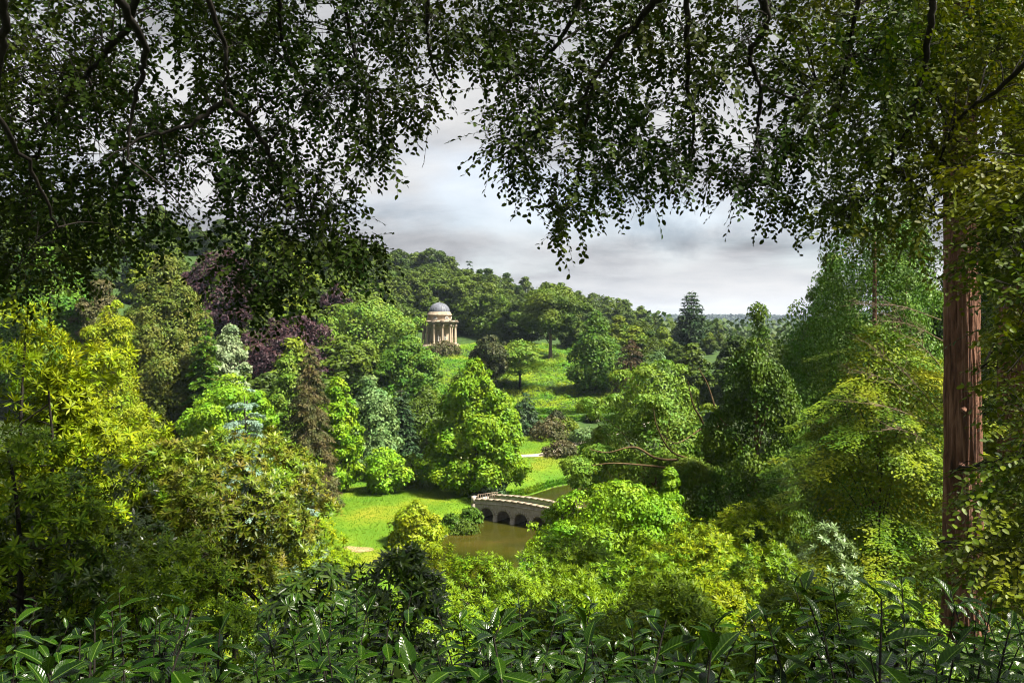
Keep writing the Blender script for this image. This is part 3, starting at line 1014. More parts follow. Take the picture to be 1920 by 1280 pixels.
# ---------------------------------------------------------------- bridge
def bridge():
    A = np.array([-4.3, 93.0])
    d = nrm(np.array([6.5, -4.75]))
    nrm_f = np.array([d[1], -d[0]])      # towards the viewer
    nrm_f = nrm_f if nrm_f[1] < 0 else -nrm_f
    root = thing('stone_bridge', 'old arched stone footbridge with grassy deck over the pond', 'bridge', (A[0], A[1], 0))
    root.rotation_euler = (0, 0, math.atan2(d[1], d[0]))
    Lb, Wd = 14.2, 3.1
    n = 284
    u = np.linspace(0, Lb, n)
    ztop = 2.0 + .45 * (1 - ((u - Lb / 2) / (Lb / 2)) ** 2)
    centers = [1.75 + 2.42 * i for i in range(5)]
    ra = .92
    low = np.full(n, -.9)
    spring = .45
    for c in centers:
        m = np.abs(u - c) < ra
        low[m] = spring + np.sqrt(ra ** 2 - (u[m] - c) ** 2) * .92
    th = .42
    # in local space: x along, y = +away from the viewer (front face at y=0, viewer at -y)

    def wall(name, y0):
        b = Buf()
        V, Fs = [], []
        for side in (0, 1):
            y = y0 + side * th
            nz = 5
            zz = low[:, None] + (ztop - low)[:, None] * np.linspace(0, 1, nz)[None]
            P = np.stack([np.repeat(u[:, None], nz, 1), np.full((n, nz), y), zz], -1).reshape(-1, 3)
            i, j = np.meshgrid(np.arange(n - 1), np.arange(nz - 1), indexing='ij')
            b.add(P, np.stack([i * nz + j, (i + 1) * nz + j, (i + 1) * nz + j + 1, i * nz + j + 1], -1).reshape(-1, 4))
        return link(name, b.mesh(name, M['bridge_stone']), root)
    wall('front_wall', 0)
    wall('back_wall', Wd - th)
    b = Buf()   # vaults and pier sides: underside strip across the width
    P = np.stack([np.repeat(u[:, None], 2, 1), np.tile([.003, Wd - .003], (n, 1)), np.repeat(low[:, None], 2, 1) + .004], -1).reshape(-1, 3)
    i = np.arange(n - 1)
    b.add(P, np.stack([2 * i, 2 * i + 1, 2 * i + 3, 2 * i + 2], -1))
    link('vault', b.mesh('vault', M['bridge_stone']), root)
    b = Buf()   # grassy deck a little under the parapet tops
    P = np.stack([np.repeat(u[:, None], 2, 1), np.tile([th + .002, Wd - th - .002], (n, 1)), np.repeat((ztop - .42)[:, None], 2, 1)], -1).reshape(-1, 3)
    b.add(P, np.stack([2 * i, 2 * i + 2, 2 * i + 3, 2 * i + 1], -1))
    link('grass_deck', b.mesh('grass_deck', M['lawn']), root)
    # string course on the front
    b = Buf()
    q = u[::6]
    b.tube(np.stack([q, np.full(len(q), -.03), np.interp(q, u, ztop) - .40], -1), .075, 5)
    link('string_course', b.mesh('string_course', M['bridge_stone']), root)
    # voussoirs: a proud stone each, round every arch
    vb = Buf()
    vb.box((0, 0, 0), (.20, .12, .30))
    vme = vb.mesh('voussoir', M['bridge_stone'])
    for c in centers:
        for t_ in np.linspace(.08, math.pi - .08, 12):
            r_ = ra + .15
            o = link('voussoir', vme, root, (c + r_ * math.cos(t_), -.012, spring + .02 + r_ * .94 * math.sin(t_)))
            o.rotation_euler = (0, math.pi / 2 - t_, 0)
    # coping stones, one by one
    g = np.random.default_rng(3)
    step = .86
    cb_ = Buf()
    cb_.box((0, 0, 0), (.83, .54, .17))
    cme = cb_.mesh('coping_stone', M['stone_dark'])
    k = int(Lb / step)
    for y in (th / 2, Wd - th / 2):
        for q_ in range(k):
            if y < 1 and False:
                continue
            uc = (q_ + .5) * step
            zt = float(np.interp(uc, u, ztop))
            sl = float(np.interp(uc + .4, u, ztop) - np.interp(uc - .4, u, ztop)) / .8
            o = link('coping_stone', cme, root, (uc, y + g.normal(0, .012), zt + .07 + g.normal(0, .008)))
            o.rotation_euler = (0, -math.atan(sl), g.normal(0, .012))
    # pier feet at the water
    for i_ in range(6):
        uc = .54 + 2.42 * i_
        b = Buf()
        b.lathe([(.50, -.9), (.48, .34), (.36, .46), (.05, .5)], 8, (0, 0, 0))
        o = link('pier_footing', b.mesh('pier_footing', M['bridge_stone']), root, (uc, .02, 0))
        o.scale = (.62, .75, 1)
    # abutments
    for uc, nm in ((-.30, 'abutment'), (Lb + .30, 'abutment')):
        b = Buf()
        b.box((uc, Wd / 2, .3), (.62, Wd - .02, 3.2))
        b.box((uc, .2, 2.0), (.5, .6, .8))
        link(nm, b.mesh(nm, M['bridge_stone']), root)
    # wooden field rail closing the west end
    rail = thing('wooden_rail', 'weathered wooden rail with uprights at the west end of the stone bridge', 'railing')
    e0 = A + d * .15 - nrm_f * .35
    e1 = A + d * .15 - nrm_f * (Wd - .3)
    e1 = e1 + d * .9
    zb = 1.62
    ang = math.atan2(e1[1] - e0[1], e1[0] - e0[0])
    ln = np.linalg.norm(e1 - e0)
    rail.location = (e0[0], e0[1], zb)
    rail.rotation_euler = (0, 0, ang)
    pb = Buf()
    pb.box((0, 0, .5), (.10, .10, 1.05))
    pm = pb.mesh('post', M['wood'])
    for xx in (0, ln):
        link('post', pm, rail, (xx, 0, 0))
    sb = Buf()
    sb.box((0, 0, .48), (.055, .05, .9))
    sm = sb.mesh('baluster', M['wood'])
    for q_ in range(1, 8):
        link('baluster', sm, rail, (ln * q_ / 8, 0, 0))
    for zz in (.16, .95):
        r_ = Buf()
        r_.box((ln / 2, .06, zz), (ln, .06, .09))
        link('rail', r_.mesh('rail', M['wood']), rail)


bridge()

# ---------------------------------------------------------------- single trees and shrubs of the valley
tree('lime_tree', 'large bright green pyramidal tree standing on the lawn beside the stone bridge', 890, 103, 664, 196, 'lime', 'lime', seed=1, cb=.03, nl=190, lr=.155, leaf=6.2, asp=.6, k=7)
tree('copper_beech', 'tall dark purple copper beech rising behind the olive cypress', 408, 175, 462, 150, 'copper', 'round', seed=2, cb=.1, nl=46, leaf=5.5)
tree('copper_beech', 'broad purple copper beech between the pale tree and the brown spruce', 540, 150, 590, 215, 'copper', 'dome', seed=3, cb=.06, nl=60, lr=.24, leaf=5.5)
tree('copper_beech', 'purple copper beech with upright crown nearest to the temple', 628, 182, 528, 105, 'copper', 'ovoid', seed=4, cb=.08, leaf=5.5)
tree('cypress_tree', 'tall olive green cypress with broad bushy crown on the near slope', 312, 112, 478, 235, 'olive', 'lime', seed=5, cb=.02, nl=110, lr=.20, leaf=5.6, asp=.5, k=6.5, lobe_kw=dict(flat=1.1))
tree('cypress_tree', 'small pointed light green conifer beside the tall olive cypress', 384, 106, 560, 95, 'mid', con=True, seed=6, leaf=6, asp=.4, cone_kw=dict(exp=.8, nb=120, hang=.2))
tree('flowering_tree', 'small round tree with whitish foliage in front of the purple beeches', 428, 116, 606, 80, 'white', 'round', seed=7, cb=.12, nl=40, lr=.26, leaf=5.5)
tree('maple_tree', 'yellow green feathery maple beside the olive cypress', 205, 82, 556, 150, 'yellow', 'dome', seed=8, cb=.05, nl=60, leaf=6, asp=.35, lobe_kw=dict(droop=.7))
tree('bronze_tree', 'small bronze tinted tree above the yellow green maple', 190, 118, 528, 95, 'shrub_brown', 'round', seed=9, leaf=5)
tree('broadleaf_tree', 'mid green tree under the overhanging boughs above the yellow rhododendron', 95, 120, 430, 200, 'mid', 'ovoid', seed=10, leaf=6, nl=60)
tree('maple_tree', 'wide domed bright green maple behind the blue cedar', 425, 88, 700, 225, 'maple', 'dome', seed=11, cb=.05, nl=100, lr=.18, leaf=6.4, k=6.5, lobe_kw=dict(flat=.62, jit=.1))
tree('blue_cedar', 'pale blue cedar with drooping tip and open branches', 462, 70, 720, 185, 'blue', con=True, seed=12, leaf=6.0, asp=.26, k=6.0, cone_kw=dict(nb=90, exp=.55, droop=.3, up=.1, spread=.22, hang=.45, minr=.03))
tree('blue_cedar', 'low spreading blue cedar bough at the edge of the lawn', 560, 66, 880, 130, 'blue', con=True, seed=13, leaf=6.0, asp=.26, k=4.0, cone_kw=dict(nb=44, exp=.5, droop=.35, up=.15, hang=.5, minr=.1))
tree('spruce_tree', 'narrow dying spruce with brown needles in front of the pale green tree', 580, 93, 636, 112, 'brown', con=True, bark='bark_pale', seed=14, leaf=5.0, asp=.28, k=5.6, limbs=20, cone_kw=dict(nb=260, exp=.62, droop=.42, hang=.45, spread=.3, minr=.09))
tree('ash_tree', 'light green tree split by the brown spruce before it', 540, 104, 652, 120, 'soft', 'ovoid', seed=15, cb=.03, nl=60, lr=.25, leaf=6, lobe_kw=dict(droop=.5))
tree('ash_tree', 'fresh green leafy tree between the brown spruce and the grey green tree', 634, 101, 700, 95, 'lime', 'ovoid', seed=16, cb=.02, nl=60, lr=.26, leaf=6)
tree('whitebeam_tree', 'grey green tree with silvery upper leaves behind the lawn', 692, 112, 704, 125, 'grey', 'ovoid', seed=17, cb=.04, nl=60, lr=.26, leaf=6, lobe_kw=dict(droop=.5))
tree('plane_tree', 'broad rounded green tree below the temple on its west side', 690, 176, 560, 190, 'soft', 'round', seed=18, cb=.1, nl=80, lr=.22, leaf=5.4, lobe_kw=dict(flat=.6))
tree('oak_tree', 'feathery green tree with pale forked stems just below the temple', 768, 150, 630, 135, 'mid', 'ovoid', bark='bark_pale', seed=19, cb=.2, nl=60, lr=.22, leaf=5.4, tr=.02, limbs=12, lobe_kw=dict(flat=.6))
tree('yew_tree', 'dark narrow conifer between the grey green tree and the bright lime', 752, 122, 718, 72, 'dark_con', con=True, seed=20, leaf=5.5, cone_kw=dict(exp=.55, nb=160))
tree('broadleaf_tree', 'dim green tree filling the gap behind the bright lime', 800, 128, 735, 120, 'forest', 'ovoid', seed=54, cb=.03, leaf=5.5)
tree('maple_bush', 'round bright green maple bush standing on the lawn', 720, 101, 838, 82, 'maple', 'round', cat='bush', seed=21, cb=.02, nl=44, lr=.27, leaf=6)
tree('laurel_shrub', 'small olive shrub in the shade between the maple bush and the lime', 772, 104, 848, 48, 'forest_yellow', 'dome', cat='shrub', seed=22, cb=0, leaf=5, nl=26)
tree('juniper_shrub', 'low dark green shrub under the lime beside the bridge rail', 922, 99.0, 897, 82, 'dark_con', 'dome', cat='shrub', seed=23, cb=0, leaf=5, nl=34, lobe_kw=dict(flat=.45))
tree('golden_bush', 'feathery yellow green bush on the pond bank before the lawn', 781, 79, 936, 108, 'yellow', 'ovoid', cat='bush', seed=24, cb=0, nl=60, lr=.26, leaf=6, zbase=.2)
tree('bank_shrub', 'small green shrub on the pond bank close to the bridge', 882, 91, 950, 46, 'mid', 'dome', cat='shrub', seed=25, cb=0, nl=24, leaf=5, zbase=.2)
tree('bank_shrub', 'small leafy shrub on the pond bank beside the golden bush', 846, 87.5, 960, 40, 'mid', 'dome', cat='shrub', seed=26, cb=0, nl=24, leaf=5, zbase=.2)
tree('bank_shrub', 'dense shrub hanging over the water below the lawn', 862, 87.0, 972, 56, 'forest', 'dome', cat='shrub', seed=27, cb=0, nl=24, leaf=5, zbase=.0)
tree('brown_shrub', 'brownish shrub growing at the foot of the temple', 834, 222, 640, 66, 'shrub_brown', 'dome', cat='shrub', seed=28, cb=0, nl=30, leaf=4.4)
tree('yew_tree', 'dark olive dome shaped yew on a bare trunk right of the temple', 918, 176, 628, 72, 'yew', 'round', bark='bark_dark', seed=29, cb=.32, nl=50, lr=.3, leaf=4.6, tr=.035, lobe_kw=dict(fill=.1, jit=.06))
tree('cedar_tree', 'flat tiered cedar of open green branches beside the dark yew', 975, 182, 634, 92, 'soft', 'round', bark='bark_dark', seed=30, cb=.30, nl=26, lr=.36, leaf=5, tr=.03, lobe_kw=dict(layered=True, tilt=.2))
tree('beech_tree', 'tall tree with a bare pale trunk at the top of the meadow', 1032, 216, 534, 128, 'forest', 'round', bark='bark_pale', seed=31, cb=.36, nl=80, lr=.22, leaf=4.8, tr=.026, limbs=10, lobe_kw=dict(flat=.6, jit=.16))
tree('beech_tree', 'rounded green tree of the wood to the west of the bare trunk', 918, 256, 530, 96, 'forest', 'ovoid', seed=32, cb=.06, nl=60, leaf=4.6)
tree('chestnut_tree', 'large rounded green tree at the lower edge of the wood', 1118, 178, 584, 108, 'mid', 'ovoid', seed=33, cb=.03, nl=90, lr=.24, leaf=5.2)
tree('larch_tree', 'rust brown conifer with a visible grey stem below the wood', 1183, 164, 636, 66, 'rust', con=True, bark='bark_pale', seed=34, leaf=5.0, asp=.4, k=4.5, limbs=10, cone_kw=dict(shape='column', nb=90, gap=.07, droop=.35, hang=.3))
tree('golden_tree', 'small yellow leaved tree beside the tall dark redwood', 1243, 225, 612, 34, 'forest_yellow', 'round', seed=35, leaf=4.5, cb=.1)
tree('redwood_tree', 'tall dark conical redwood standing out against the sky', 1296, 232, 540, 76, 'dark_con', con=True, seed=36, leaf=5, asp=.45, k=6, cone_kw=dict(nb=210, exp=.62, gap=.055, droop=.15, hang=.3, minr=.06))
tree('grey_tree', 'pale greyish tree between the larch and the big spreading tree', 1232, 150, 660, 70, 'grey', 'round', seed=37, leaf=5)
tree('shrub_conifer', 'dark drooping conifer shrub below the tiered cedar', 985, 142, 732, 66, 'dark_con', con=True, cat='shrub', seed=38, leaf=5, cone_kw=dict(exp=.6, nb=110, hang=.6))
tree('rose_shrub', 'olive shrub above the bend of the gravel path', 1030, 138, 790, 84, 'shrub_brown', 'dome', cat='shrub', seed=39, cb=0, nl=30, leaf=5)
tree('green_shrub', 'loose green shrub between the hedge and the gravel path', 1062, 140, 782, 74, 'forest_yellow', 'dome', cat='shrub', seed=40, cb=0, nl=30, leaf=5)
tree('brown_shrub', 'brown twiggy shrub beside the gravel path', 1052, 126, 826, 72, 'shrub_brown', 'dome', cat='shrub', seed=41, cb=0, nl=30, leaf=5)
tree('box_shrub', 'dark rounded shrub in front of the clipped hedge', 1043, 150, 768, 36, 'yew', 'dome', cat='shrub', seed=42, cb=0, nl=24, leaf=4.5)
tree('box_shrub', 'dark pointed shrub between the two clipped hedges', 1112, 153, 754, 30, 'yew', 'cone', cat='shrub', seed=43, cb=0, nl=24, leaf=4.5)
tree('green_shrub', 'pale green shrub half hidden by the spreading tree', 1100, 134, 800, 70, 'grey', 'dome', cat='shrub', seed=44, cb=0, nl=30, leaf=5)


def big_spreading():
    # large open tree with visible orange-brown limbs
    D = 64
    root, V, Fq = tree('spreading_tree', 'wide spreading light green tree with orange brown limbs by the water', 1226, D, 664, 315, 'soft', 'dome', bark='bark_orange', seed=45, cb=.16, nl=85, lr=.2, leaf=7.2, asp=.42,
                       k=5.5, limbs=14, limb_r=.2, tr=.018, lobe_kw=dict(flat=.5, fill=.1, jit=.14, droop=.45, body=.25), ttop=.45)
    x0, y0, z0 = root.location
    b = Buf()

    def limb(pts, r0, r1):
        P = catmull([(X(px, D + dd) - x0, D + dd - y0, Z(py, D + dd) - z0) for px, py, dd in pts], 6)
        b.tube(P, np.linspace(r0 * .62, r1 * .6, len(P)), 7)
    limb([(1336, 925, 0), (1333, 870, -1), (1300, 862, -3.5), (1235, 860, -5.5), (1190, 838, -6.2), (1140, 848, -6.4), (1105, 842, -6.5)], .26, .05)
    limb([(1333, 880, -1), (1290, 880, -4), (1210, 872, -6), (1150, 868, -6.6), (1110, 872, -6.8)], .2, .05)
    limb([(1300, 862, -3.5), (1258, 845, -5.6), (1232, 800, -6), (1225, 765, -6.2)], .14, .04)
    limb([(1335, 890, 0), (1320, 800, -1), (1300, 760, -4.2), (1290, 715, -5)], .2, .05)
    limb([(1320, 800, -1), (1270, 830, -4.6), (1240, 815, -5.4)], .1, .03)
    limb([(1335, 900, 0), (1345, 800, .5), (1330, 730, 1), (1310, 690, 1)], .2, .05)
    o = link('limb', b.mesh('limb', M['bark_orange'], True), root)


big_spreading()
tree('thuja_tree', 'dense deep green thuja with drooping sprays beside the spreading tree', 1420, 56, 578, 240, 'thuja', 'hang', bark='bark_red', seed=46, leaf=6.0, asp=.5, k=7.0, cb=.02, nl=130, lr=.20, limbs=14, ttop=.9, tr=.014,
     lobe_kw=dict(flat=1.5, droop=.9, jit=.36, body=.10))
tree('cedar_tree', 'towering green red-cedar behind the yellow green hornbeam', 1640, 60, 345, 345, 'cedar_red', 'hang2', bark='bark_red', seed=47, leaf=6.0, asp=.5, k=8.0, cb=.02, nl=190, lr=.19, limbs=16, ttop=.92, tr=.014,
     lobe_kw=dict(flat=1.3, droop=.8, jit=.16, body=.3))
for q, (px_, D_, tp_, w_) in enumerate(((1560, 84, 470, 170), (1700, 88, 400, 230), (1850, 80, 380, 240))):
    tree('cedar_tree', ['dark conifer filling the gap behind the towering red-cedar', 'dark tall conifer behind the redwood trunk', 'dark conifer beyond the beech sprays at the east edge'][q], px_, D_, tp_, w_, 'thuja', 'hang2', bark='bark_red', seed=60 + q,
         leaf=6.5, asp=.55, k=5, cb=.02, nl=110, lr=.22, limbs=6, tr=.014, lobe_kw=dict(flat=1.2, droop=.7, body=.4))
tree('hornbeam_tree', 'yellow green hornbeam with flat layered sprays before the redwood trunk', 1650, 34, 585, 345, 'hornbeam', 'column', bark='bark_dark', seed=48, cb=.02, nl=150, lr=.19, leaf=6.0, asp=.55, k=4.9, tr=.007, limbs=26, 
     lobe_kw=dict(layered=True, tilt=.38, droop=.3, jit=.2, body=.24))
tree('hornbeam_tree', 'shadowed hornbeam of layered dark sprays behind the redwood trunk', 1900, 40, 480, 300, 'beech_near', 'ovoid', bark='bark_dark', seed=49, cb=.02, nl=120, lr=.22, leaf=6.0, k=3.6, limbs=10, tr=.012,
     lobe_kw=dict(layered=True))


def dead_twigs():
    root = thing('dead_branches', 'tangle of bare dry grey brown branches among the hornbeam sprays', 'branches', (X(1690, 30.5), 30.5, Z(800, 30.5)))
    g = np.random.default_rng(77)
    for (px, py, ex, ey) in ((1765, 600, 1600, 570), (1770, 640, 1640, 600), (1740, 760, 1590, 690), (1760, 770, 1620, 640), (1765, 850, 1660, 800), (1760, 800, 1570, 750), (1775, 700, 1680, 620)):
        b = Buf()
        p0 = np.array([X(px, 32.5), 32.5, Z(py, 32.5)])
        De = 29.5 + g.uniform(-.7, .7)
        p1 = np.array([X(ex, De), De, Z(ey, De)])
        mid = (p0 + p1) / 2 + np.array([0, 0, .25])
        q = catmull([p0, mid, p1], 10)
        b.tube(q, np.linspace(.022, .006, len(q)), 5)
        for k in range(34):
            i = g.integers(5, len(q))
            dr = nrm((p1 - p0) * g.uniform(.4, 1) + g.normal(0, 1.6, 3))
            l = g.uniform(.3, 1.0)
            e = q[min(i, len(q) - 1)] + dr * l
            m2 = (q[min(i, len(q) - 1)] + e) / 2 + g.normal(0, .06, 3)
            b.tube([q[min(i, len(q) - 1)], m2, e], [.008, .006, .003], 4)
        o = link('bare_branch', b.mesh('bare_branch', M['twig_pale']), root)
        o.location = -np.array(root.location)


dead_twigs()
tree('acer_tree', 'bright green spreading acer with dark stems overhanging the pond', 1165, 49, 902, 350, 'acer', 'dome', bark='bark_dark', seed=50, cb=.10, nl=120, lr=.17, leaf=7.2, asp=.5, k=6, limbs=26, tr=.018,
     lobe_kw=dict(flat=.6, jit=.16, squash=.7, droop=.4))
tree('acer_tree', 'low bright green acer spreading over the near end of the stone bridge', 1056, 66, 936, 150, 'acer', 'dome', bark='bark_dark', seed=52, cb=.05, nl=60, lr=.24, leaf=6.5, asp=.5, limbs=10, lobe_kw=dict(flat=.6, droop=.4))
tree('acer_tree', 'small upright bright green acer in front of the orange limbs', 1255, 50, 868, 100, 'acer', 'ovoid', bark='bark_dark', seed=51, cb=.05, nl=50, lr=.25, leaf=7, asp=.45, limbs=10, lobe_kw=dict(droop=.5))


# ---------------------------------------------------------------- hedges and ground cover
def hedges():
    g = np.random.default_rng(21)
    for x0, x1, D, top, lab in ((X(975, 160), X(1178, 160), 160, 766, 'long clipped green hedge along the foot of the meadow'), (X(985, 154), X(1170, 154), 154, 784, 'lower clipped yellow green hedge in front of the long one')):
        L = x1 - x0
        z0 = H((x0 + x1) / 2, D)
        ht = max(.9, Z(top, D) - z0)
        n = 7000
        root = thing('hedge', lab, 'hedge', ((x0 + x1) / 2, D, z0))
        b = Buf()
        b.box((0, 0, ht / 2 - .1), (L, .7, ht - .3))
        link('hedge_core', b.mesh('hedge_core', M['bark_dark']), root)
        p = g.uniform(-.5, .5, (n, 3)) * [L, 1.0, 1]
        f = g.integers(0, 3, n)
        p[:, 2] = (p[:, 2] + .5) * ht
        p[f == 0, 2] = ht + g.normal(0, .04, (f == 0).sum())
        p[f == 1, 1] = -.5
        p[f == 2, 1] = .5
        nn = np.where((f == 0)[:, None], [0, 0, 1.], np.where((f == 1)[:, None], [0, -1., .2], [0, 1., .2])) + g.normal(0, .5, (n, 3))
        V, Fq = leaves(p, np.cross(nn, g.normal(size=(n, 3))), nn, .28, .17)
        link('clipped_foliage', mesh_np('clipped_foliage', V, Fq, M['hedge']), root)


hedges()


def ground_cover():
    g = np.random.default_rng(22)
    # bracken and low shrubs on the meadow slope
    n = 70000
    px = g.uniform(800, 1180, n)
    D = g.uniform(163, 240, n)
    x = X(px, D)
    # clumps
    cl = np.sin(x * .9 + D * .35) * np.sin(D * .8 - x * .4) + .6 * np.sin(x * 2.1 + 1.7) * np.sin(D * 1.5)
    keep = (cl > -.7) & (np.hypot(x - TEMPLE[0], D - TEMPLE[1]) > 9)
    x, D, cl = x[keep], D[keep], cl[keep]
    n = len(x)
    z = height(x, D) + g.random(n) * (.35 + .55 * np.clip(cl + .3, 0, 1.2))
    pos = np.stack([x, D, z], -1)
    nn = np.array([0, -.35, 1.]) + g.normal(0, .5, (n, 3))
    V, Fq = leaves(pos, np.cross(nn, g.normal(size=(n, 3))) - np.array([0, 0, .2]), nn, g.uniform(.28, .6, n), g.uniform(.16, .28, n))
    o = kind(link('bracken_undergrowth', mesh_np('bracken_undergrowth', V, Fq, M['bracken'])), 'stuff')
    o['label'] = 'bright green bracken and low growth covering the meadow slope'
    # rough grass along the banks and lawn edges
    n = 26000
    i = g.integers(0, 11, n)
    t = g.random(n)
    P = POND[i] * (1 - t)[:, None] + POND[i + 1] * t[:, None] + g.normal(0, .35, (n, 2))
    m = poly_sd(P[:, 0], P[:, 1], POND) > .02
    P = P[m]
    n = len(P)
    pos = np.column_stack([P, height(P[:, 0], P[:, 1]) - .02])
    ax = np.column_stack([g.normal(0, .35, (n, 2)), np.ones(n)])
    V, Fq = leaves(pos, ax, g.normal(size=(n, 3)) + [0, -1, 0], g.uniform(.22, .55, n), .09)
    o = kind(link('bank_grass', mesh_np('bank_grass', V, Fq, M['bracken'])), 'stuff')
    o['label'] = 'rough grass fringing the pond banks'
    # lawn blades so the turf has real relief
    n = 90000
    P = np.column_stack([g.uniform(-30, 20, n), g.uniform(66, 140, n)])
    m = (poly_sd(P[:, 0], P[:, 1], LAWN) < -.3)
    P = P[m]
    n = len(P)
    pos = np.column_stack([P, height(P[:, 0], P[:, 1]) - .01])
    ax = np.column_stack([g.normal(0, .6, (n, 2)), np.ones(n)])
    V, Fq = leaves(pos, ax, g.normal(size=(n, 3)) + [0, -1, 0], g.uniform(.07, .16, n), .07)
    o = kind(link('lawn_grass', mesh_np('lawn_grass', V, Fq, M['turf'])), 'stuff')
    o['label'] = 'short grass blades of the sunlit lawn'
    # undergrowth on the near slope, dark under the shrubs
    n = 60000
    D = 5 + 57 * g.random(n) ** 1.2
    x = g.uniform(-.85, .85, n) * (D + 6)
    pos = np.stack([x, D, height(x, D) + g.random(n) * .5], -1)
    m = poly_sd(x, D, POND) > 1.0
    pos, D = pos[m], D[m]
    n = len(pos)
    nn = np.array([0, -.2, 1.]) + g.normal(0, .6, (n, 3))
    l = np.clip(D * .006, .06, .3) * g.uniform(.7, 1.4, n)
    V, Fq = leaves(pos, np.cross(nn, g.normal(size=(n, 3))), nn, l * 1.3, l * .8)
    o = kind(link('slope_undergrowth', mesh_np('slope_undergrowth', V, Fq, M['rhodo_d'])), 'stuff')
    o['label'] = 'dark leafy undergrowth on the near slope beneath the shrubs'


ground_cover()


# ---------------------------------------------------------------- rhododendrons: rosettes of leaves on a branching bush
def rosette_template(g, n=8, l=1.0, w=.27, lift=.35, droop=False, two=True, tmpl=T_OVAL):
    pos, ax, nn = [], [], []
    for tier in range(2 if two else 1):
        m = n if tier == 0 else max(5, n - 2)
        el0 = lift if tier == 0 else (-.25 if not droop else -.9)
        for i in range(m):
            a = 2 * math.pi * (i + .5 * tier) / m + g.normal(0, .2)
            el = el0 + g.normal(0, .18)
            d = np.array([math.cos(a) * math.cos(el), math.sin(a) * math.cos(el), math.sin(el)])
            up = np.array([-math.cos(a) * math.sin(el), -math.sin(a) * math.sin(el), math.cos(el)])
            pos.append(d * .04 + np.array([0, 0, -.15 * tier]))
            ax.append(d)
            nn.append(up)
    k = len(pos)
    L = l * g.uniform(.8, 1.15, k)
    return leaves(np.array(pos), np.array(ax), np.array(nn), L, L * w, tmpl)


ROS = {}


def rosettes(matname, style):
    key = (matname, style)
    if key not in ROS:
        res = []
        for s in range(3):
            par = {'normal': (8, 1, .27, .40), 'young': (7, 1, .24, .75)}.get(style, (10, 1.35, .21, -.15))
            V, Fq = rosette_template(np.random.default_rng(600 + s), *par)
            V2, Fq2 = rosette_template(np.random.default_rng(600 + s), *par, tmpl=T_DIAMOND)
            res.append((mesh_np('leaf_rosette', V, Fq, M[matname]), V2, Fq2))
        ROS[key] = res
    return ROS[key]


CAM = np.array([0, 0, CAMZ])


def basis(up, spin):
    up = nrm(up)
    ref = np.where(np.abs(up[:, 2:3]) < .95, [[0., 0, 1]], [[1., 0, 0]])
    a = nrm(np.cross(ref, up))
    b = np.cross(up, a)
    c, s = np.cos(spin)[:, None], np.sin(spin)[:, None]
    return a * c + b * s, -a * s + b * c, up


